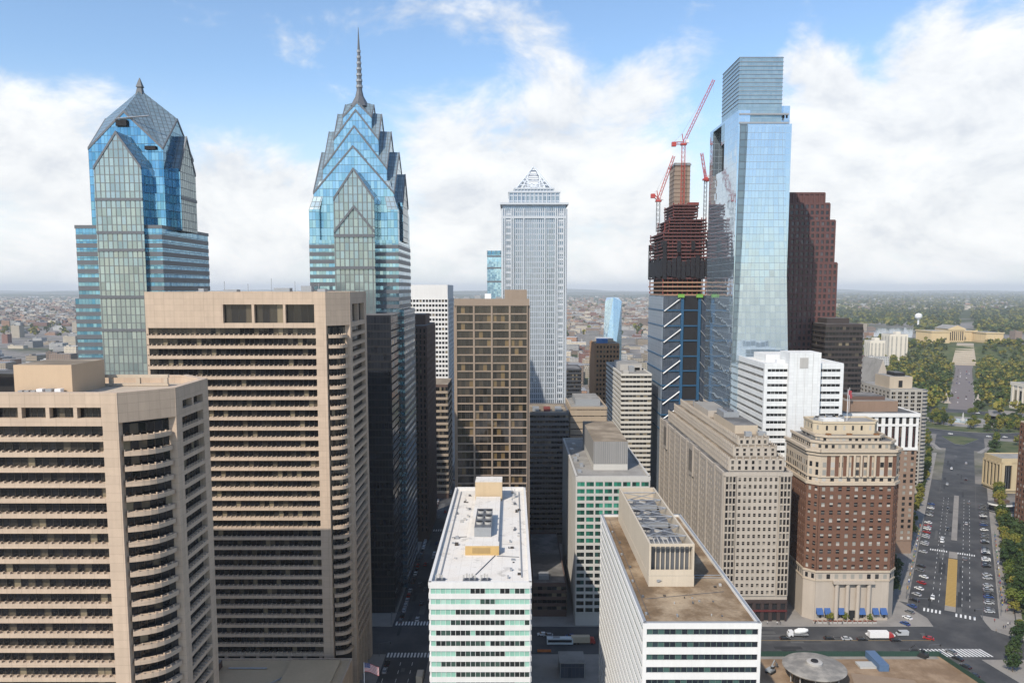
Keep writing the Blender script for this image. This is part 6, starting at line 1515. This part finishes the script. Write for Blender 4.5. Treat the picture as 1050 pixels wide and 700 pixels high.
for i in range(38): m.fbox(f_, i * 2.4, i * 2.4 + 2.36, .32, 2.6 + (.05 if i % 2 else 0), 0, .06, GF)
tag(m.build('site_hoarding'), 'long green hoarding between the dug-up square and the cross street', 'fence')
m = MB(); f_ = Fr((183.2, 320.6), (196, 238)); 
for i in range(34): m.fbox(f_, i * 2.45, i * 2.45 + 2.4, .3, 2.4, 0, .06, GF)
tag(m.build('site_hoarding'), 'green hoarding along the lower road side of the dug-up square', 'fence')
for u, v, w_, d_, h_, c, lab in ((899, 681, 4, 13, 2.8, (.08, .14, .24), 'blue site container standing on the dug-up square'), (888, 683, 7, 5, .8, (.42, .42, .40), 'flat grey steel plate stack beside the blue site container')):
    p = on(u, v); m = MB(); m.box(p.x - w_ / 2, p.y - d_ / 2, .3, p.x + w_ / 2, p.y + d_ / 2, .3 + h_, paint('site_' + lab.split()[0], c, .5))
    for i in range(int(d_ * 1.2)): 
        for sx in (-1, 1): m.box(p.x + sx * w_ / 2 - .05, p.y - d_ / 2 + .3 + i * .8, .45, p.x + sx * w_ / 2 + .05, p.y - d_ / 2 + .7 + i * .8, .2 + h_, MATS['site_' + lab.split()[0]])
    tag(m.build('site_container' if 'container' in lab else 'plate_stack'), lab, 'container' if 'container' in lab else 'steel plates')
p = on(951, 674)
def digger(x, y, ang, lab, c):
    r_ = thing('excavator', lab, 'excavator', (x, y, .3), rz=ang); mt = paint('digger_' + lab.split()[0], c, .5)
    m = MB(); 
    for s_ in (-1, 1): profile2 = [(-1.7, 0), (1.7, 0), (2.0, .45), (1.7, .9), (-1.7, .9), (-2.0, .45)]; m.hexa([(a, s_ * 1.1 - .3, b) for a, b in profile2], [(a, s_ * 1.1 + .3, b) for a, b in profile2], TYRE)
    m.build('track', r_); m = MB(); m.box(-1.9, -1.2, 1.0, 1.2, 1.2, 1.9, mt); m.build('body', r_); m = MB(); m.box(-.3, -1.15, 1.9, 1.1, -.1, 3.0, CARGL, mt); m.build('cab', r_)
    m = MB(); m.bar((.9, .4, 1.8), (3.4, .4, 4.2), .22, mt); m.bar((3.4, .4, 4.2), (5.2, .4, 2.2), .17, mt); m.hexa([(4.9, 0, 1.2), (5.7, 0, 1.4), (5.7, .8, 1.4), (4.9, .8, 1.2)], [(4.9, 0, 2.1), (5.4, 0, 2.2), (5.4, .8, 2.2), (4.9, .8, 2.1)], DKBAND); m.build('arm', r_)
digger(p.x - 2, p.y, 2.2, 'black excavator at the right corner of the dug-up square', (.03, .03, .03)); p = on(790, 690); digger(p.x, p.y, .7, 'grey excavator left of the round pavilion', (.3, .32, .33))
# subway entrance cube and works behind the green and white block
p = on(586, 690); r_ = thing('entrance_cube', 'grey glass entrance cube on the paving behind the two foreground blocks', 'kiosk', (p.x, p.y, .13)); m = MB(); m.box(-4.8, -4, 0, 4.8, 5, 6.2, CTCG); m.build('glass_wall', r_); m = MB(); m.box(-5.2, -4.4, 6.21, 5.2, 5.4, 6.8, STEEL, ROOFG); m.build('roof', r_)
for x in (-4.9, 4.9):
    for y in (-4.1, 5.1): m = MB(); m.box(x - .15, y - .15, 0, x + .15, y + .15, 6.2, STEEL); m.build('post', r_)
p = on(558, 668); r_ = thing('barrier', 'orange works barrier on the paving behind the green and white block', 'barrier', (p.x, p.y, .13)); m = MB(); m.box(-3, -.3, 0, 3, .3, .9, paint('barrier_orange', (.5, .14, .03), .6)); m.build('board', r_)
# dark low buildings between the tall ones
for x0, y0, x1, y1, h_, mt, lab in ((10, 362, 26, 440, 16, DKBROWN, 'low brown building in the shade left of the green glass block'), (-33, 420, 8, 470, 30, DKBROWN, 'brown block hidden behind the brown grid tower'), (-32, 480, 18, 520, 45, DKBROWN, 'dark office block behind the brown grid tower')):
    B = Bld('low_block', lab, 'building', ((x0 + x1) / 2, (y0 + y1) / 2)); q = rect(x0, y0, x1, y1); B.mb().prism(q, 0, h_, mt, ROOFD); parapet(B, q, h_, .8, .4, mt); f0 = frames(q)
    n = int(h_ / 3.6); B.ribbon(f0[0], 2, h_ - 1, n, 1.6, GLASSDK, mt, .3, 2.2, BRONZE); B.ribbon(f0[1], 2, h_ - 1, n, 1.6, GLASSDK, mt, .3, 2.2, BRONZE)
    unit(B, x0 + 3, y0 + 6, h_, 5, 6, 2); B.finish(limit=20)
# national flag hanging over the podium
p = at(374, 690, 255); r_ = thing('flagpole', 'flagpole carrying a striped national flag beside the podium terrace', 'flagpole', (p.x - .2, 255, PZ)); m = MB(); m.bar((0, 0, 0), (0, 0, p.z - PZ + 4), .12, WHITEM, 6); m.build('pole', r_)
fl_ = MB(); fr_ = paint('flag_red', (.42, .04, .05), .7); fw_ = paint('flag_white', (.65, .63, .62), .7); fb_ = paint('flag_blue', (.03, .05, .18), .7); zt_ = p.z - PZ + 3.8
def fpt(a, b): return (.15 + a * 5, .5 * sin(a * 5) + .1 * b, zt_ - b * 3.2 - a * 1.3)
for k in range(13):
    for j in range(8):
        a0, a1, b0, b1 = j / 8, (j + 1) / 8, k / 13, (k + 1) / 13; c = fb_ if k < 7 and j < 3 else (fr_ if k % 2 == 0 else fw_)
        fl_.face([fpt(a0, b1), fpt(a1, b1), fpt(a1, b0), fpt(a0, b0)], c)
for i in range(5):
    for j in range(4): a = .03 + j * .09; b = .05 + i * .09; q = fpt(a, b); fl_.face([(q[0], q[1] - .05, q[2] - .12), (q[0] + .14, q[1] - .05, q[2] - .15), (q[0] + .07, q[1] - .05, q[2] + .08)], fw_)
fl_.build('flag', r_)
# flags of many nations down both sides of the wide road
FC = [(.26, .04, .05), (.05, .09, .24), (.05, .16, .09), (.38, .30, .08), (.55, .55, .55), (.36, .17, .06)]
FM_ = [paint('flag_cloth_%s' % n, c, .7) for n, c in zip(('red', 'blue', 'green', 'yellow', 'white', 'orange'), FC)]
names_ = ('red', 'blue', 'green', 'yellow', 'white', 'orange'); k = 0
for a in range(8, 130, 11):
    for b, sd in ((-19.6, 'left'), (21.3, 'right')):
        x, y = pk(a, b); i1, i2 = rng.sample(range(6), 2); r_ = thing('banner_pole', f'lamp pole with a {names_[i1]} and {names_[i2]} banner on the {sd} side of the wide road', 'banner pole', (x, y, .13), f'banner poles on the {sd} side')
        m = MB(); m.bar((0, 0, 0), (0, 0, 8.5), .12, DKBAND, 6, .07); m.bar((0, 0, 8.4), (-1.2, -.6, 8.7), .06, DKBAND); m.build('pole', r_); m = MB(); m.box(-1.6, -.8, 8.62, -1.0, -.5, 8.78, STEEL); m.build('lamp_head', r_)
        m = MB(); m.box(.1, -.03, 5.2, .75, .03, 6.1, FM_[i1]); m.box(.1, -.03, 6.11, .75, .03, 7.0, FM_[i2]); m.build('banner', r_)
# traffic signals
for x, y, an in ((*pk(-3, 13.5), 3.4), (*pk(-4, -14), -.3), (178, 319.5, 0), (-56.5, 353, 0), (-57, 321, .2), (-34, 352, 3.1)):
    r_ = thing('traffic_signal', 'mast arm traffic signal at a crossing corner', 'traffic light', (x, y, .13), 'traffic signals at the crossings', an); m = MB(); m.bar((0, 0, 0), (0, 0, 6), .13, DKBAND, 6); m.bar((0, 0, 5.8), (5, 0, 6.2), .08, DKBAND); m.build('mast', r_)
    m = MB(); m.box(4.6, -.2, 5.2, 5.0, .2, 6.2, DARKIN); m.build('signal_head', r_)
# forecourt of the brick building: planters with red flowers and parasols
RF = stone('red_flowers', (.33, .03, .025), var=.5, scale=2.5, streak=0, c2=(.07, .10, .03))
for i in range(13):
    x = 143 + i * 2.35; r_ = thing('flower_planter', 'planter of red flowers in the row before the brick building', 'planter', (x, 354.6, .13), 'planters before the brick building'); m = MB(); m.box(-.9, -.5, 0, .9, .5, .6, CONC); m.build('box', r_); m = MB(); rg2 = random.Random(i)
    for j in range(40): p = V((rg2.uniform(-.85, .85), rg2.uniform(-.45, .45), .65 + rg2.uniform(0, .5))); m.face([p, p + V((.28, .05, .1)), p + V((.2, .28, .05)), p + V((-.08, .22, .12))], RF)
    m.build('flowers', r_)
for i, (x, y) in enumerate(((150.5, 356), (158, 356.2), (169.5, 356))): plant(x, y, .42, 'small clipped tree before the doors of the brick building', 'small trees before the brick building', .13, [0, 3, 5][i])
def monument(u, v, lab, s=1.0, z_=.2):
    p = on(u, v); r_ = thing('stone_monument', lab, 'monument', (p.x, p.y, z_)); m = MB()
    for i, (w_, h0, h1) in enumerate(((5, 0, 1), (3.8, 1, 2.2), (2.6, 2.2, 8))): m.box(-w_ * s, -w_ * s, h0 * s, w_ * s, w_ * s, h1 * s - .01, LIME)
    m.build('pedestal', r_); m = MB(); rings(m, [(2.2 * s, 8 * s), (1.9 * s, 10 * s), (1.0 * s, 12 * s), (1.1 * s, 13.2 * s), (.5 * s, 14.4 * s)], LIMED, 10); m.build('statue', r_)
monument(970, 413, 'left-hand stone monument at the mouth of the far avenue', .95); monument(1002.5, 414.5, 'right-hand stone monument at the mouth of the far avenue, golden in the sun', .95)
r_ = thing('fountain', 'round fountain with bronze figures in the middle of the circle', 'fountain', (LC[0], LC[1], .3)); m = MB(); rings(m, [(19, 0), (19, .9), (18, .9)], LIME, 32); m.build('basin', r_); m = MB(); rings(m, [(17.9, .91), (17.8, .95)], paint('fountain_water', (.16, .24, .26), .1), 32); m.build('water', r_)
m = MB(); rings(m, [(3.2, .9), (2.6, 3), (1.2, 4), (.8, 8), (.3, 11)], CONC, 12); m.build('figure_group', r_)
# people on the pavements
skin_ = paint('skin', (.35, .21, .15), .6); CLO = [paint('clothes_%s' % n, c, .8) for n, c in (('white', (.6, .6, .58)), ('navy', (.03, .04, .09)), ('red', (.3, .03, .03)), ('black', (.02, .02, .02)), ('tan', (.3, .23, .15)))]; TR = paint('trousers_dark', (.03, .03, .04), .8); HAIR = paint('hair_brown', (.03, .02, .015), .6)
def loft(mb, secs, m, n=8):
    for (c0, a0, b0), (c1, a1, b1) in zip(secs, secs[1:]):
        mb.hexa([(c0[0] + a0 * cos(2 * pi * k / n), c0[1] + b0 * sin(2 * pi * k / n), c0[2]) for k in range(n)], [(c1[0] + a1 * cos(2 * pi * k / n), c1[1] + b1 * sin(2 * pi * k / n), c1[2]) for k in range(n)], m, False)
def person_mesh(top):
    m = MB(); loft(m, [((0, 0, .84), .13, .17), ((0, 0, 1.0), .12, .16), ((0, 0, 1.25), .13, .19), ((0, 0, 1.42), .10, .20), ((0, 0, 1.47), .06, .08)], top)
    loft(m, [((0, 0, 1.46), .055, .055), ((.01, 0, 1.54), .06, .06), ((.02, 0, 1.60), .095, .075), ((.01, 0, 1.69), .10, .08), ((0, 0, 1.76), .05, .04)], skin_)
    for s_ in (-1, 1):
        loft(m, [((.20 * s_, .09 * s_, .0), .11, .045), ((.18 * s_, .09 * s_, .08), .055, .05), ((.12 * s_, .09 * s_, .46), .06, .06), ((.0, .08 * s_, .88), .09, .08)], TR)
        loft(m, [((-.16 * s_, .25 * s_, .78), .035, .025), ((-.13 * s_, .25 * s_, .88), .035, .035), ((-.04 * s_, .24 * s_, 1.13), .042, .042), ((0, .20 * s_, 1.42), .055, .05)], top)
    loft(m, [((-.01, 0, 1.66), .108, .088), ((-.01, 0, 1.74), .085, .07), ((-.01, 0, 1.79), .03, .03)], HAIR)
    return m.mesh('person')
PM = [person_mesh(c) for c in CLO]
for i in range(34):
    if i < 20: x, y = pk(rng.uniform(4, 90), rng.uniform(21.5, 26)); w_ = 'on the pavement right of the wide road'
    elif i < 27: x, y = rng.uniform(120, 195), rng.uniform(352.2, 353.8); w_ = 'on the pavement before the brick building'
    else: x, y = pk(rng.uniform(-15, 0), rng.uniform(18, 26)); w_ = 'on the corner plaza at lower right'
    k = rng.randrange(5); o = bpy.data.objects.new('person', PM[k]); COL.objects.link(o); o.location = (x, y, .135); o.rotation_euler = (0, 0, rng.uniform(0, 6.28)); tag(o, f'person in {("white", "navy", "red", "black", "tan")[k]} top walking {w_}', 'person', f'people {w_}')
# prototypes that were never planted are removed
for i, r_ in enumerate(protos):
    if i not in used:
        for c in list(r_.children): bpy.data.objects.remove(c)
        bpy.data.objects.remove(r_)

# ------------------------------------------------------------------ haze
hm = bpy.data.materials.new('air'); hm.use_nodes = True; hm.node_tree.nodes.clear(); t = NT(hm.node_tree)
pv = t.node('ShaderNodeVolumePrincipled', {'Color': (.93, .97, 1.0), 'Density': 5e-5, 'Anisotropy': 0.0}); o_ = t.node('ShaderNodeOutputMaterial'); t.L.new(pv.outputs[0], o_.inputs['Volume'])
mb = MB(); mb.box(-39500, -900, -1.0, 39500, 43500, 330, hm); tag(mb.build('haze'), 'thin blue-white haze between the towers and the horizon', 'haze', kind='stuff')
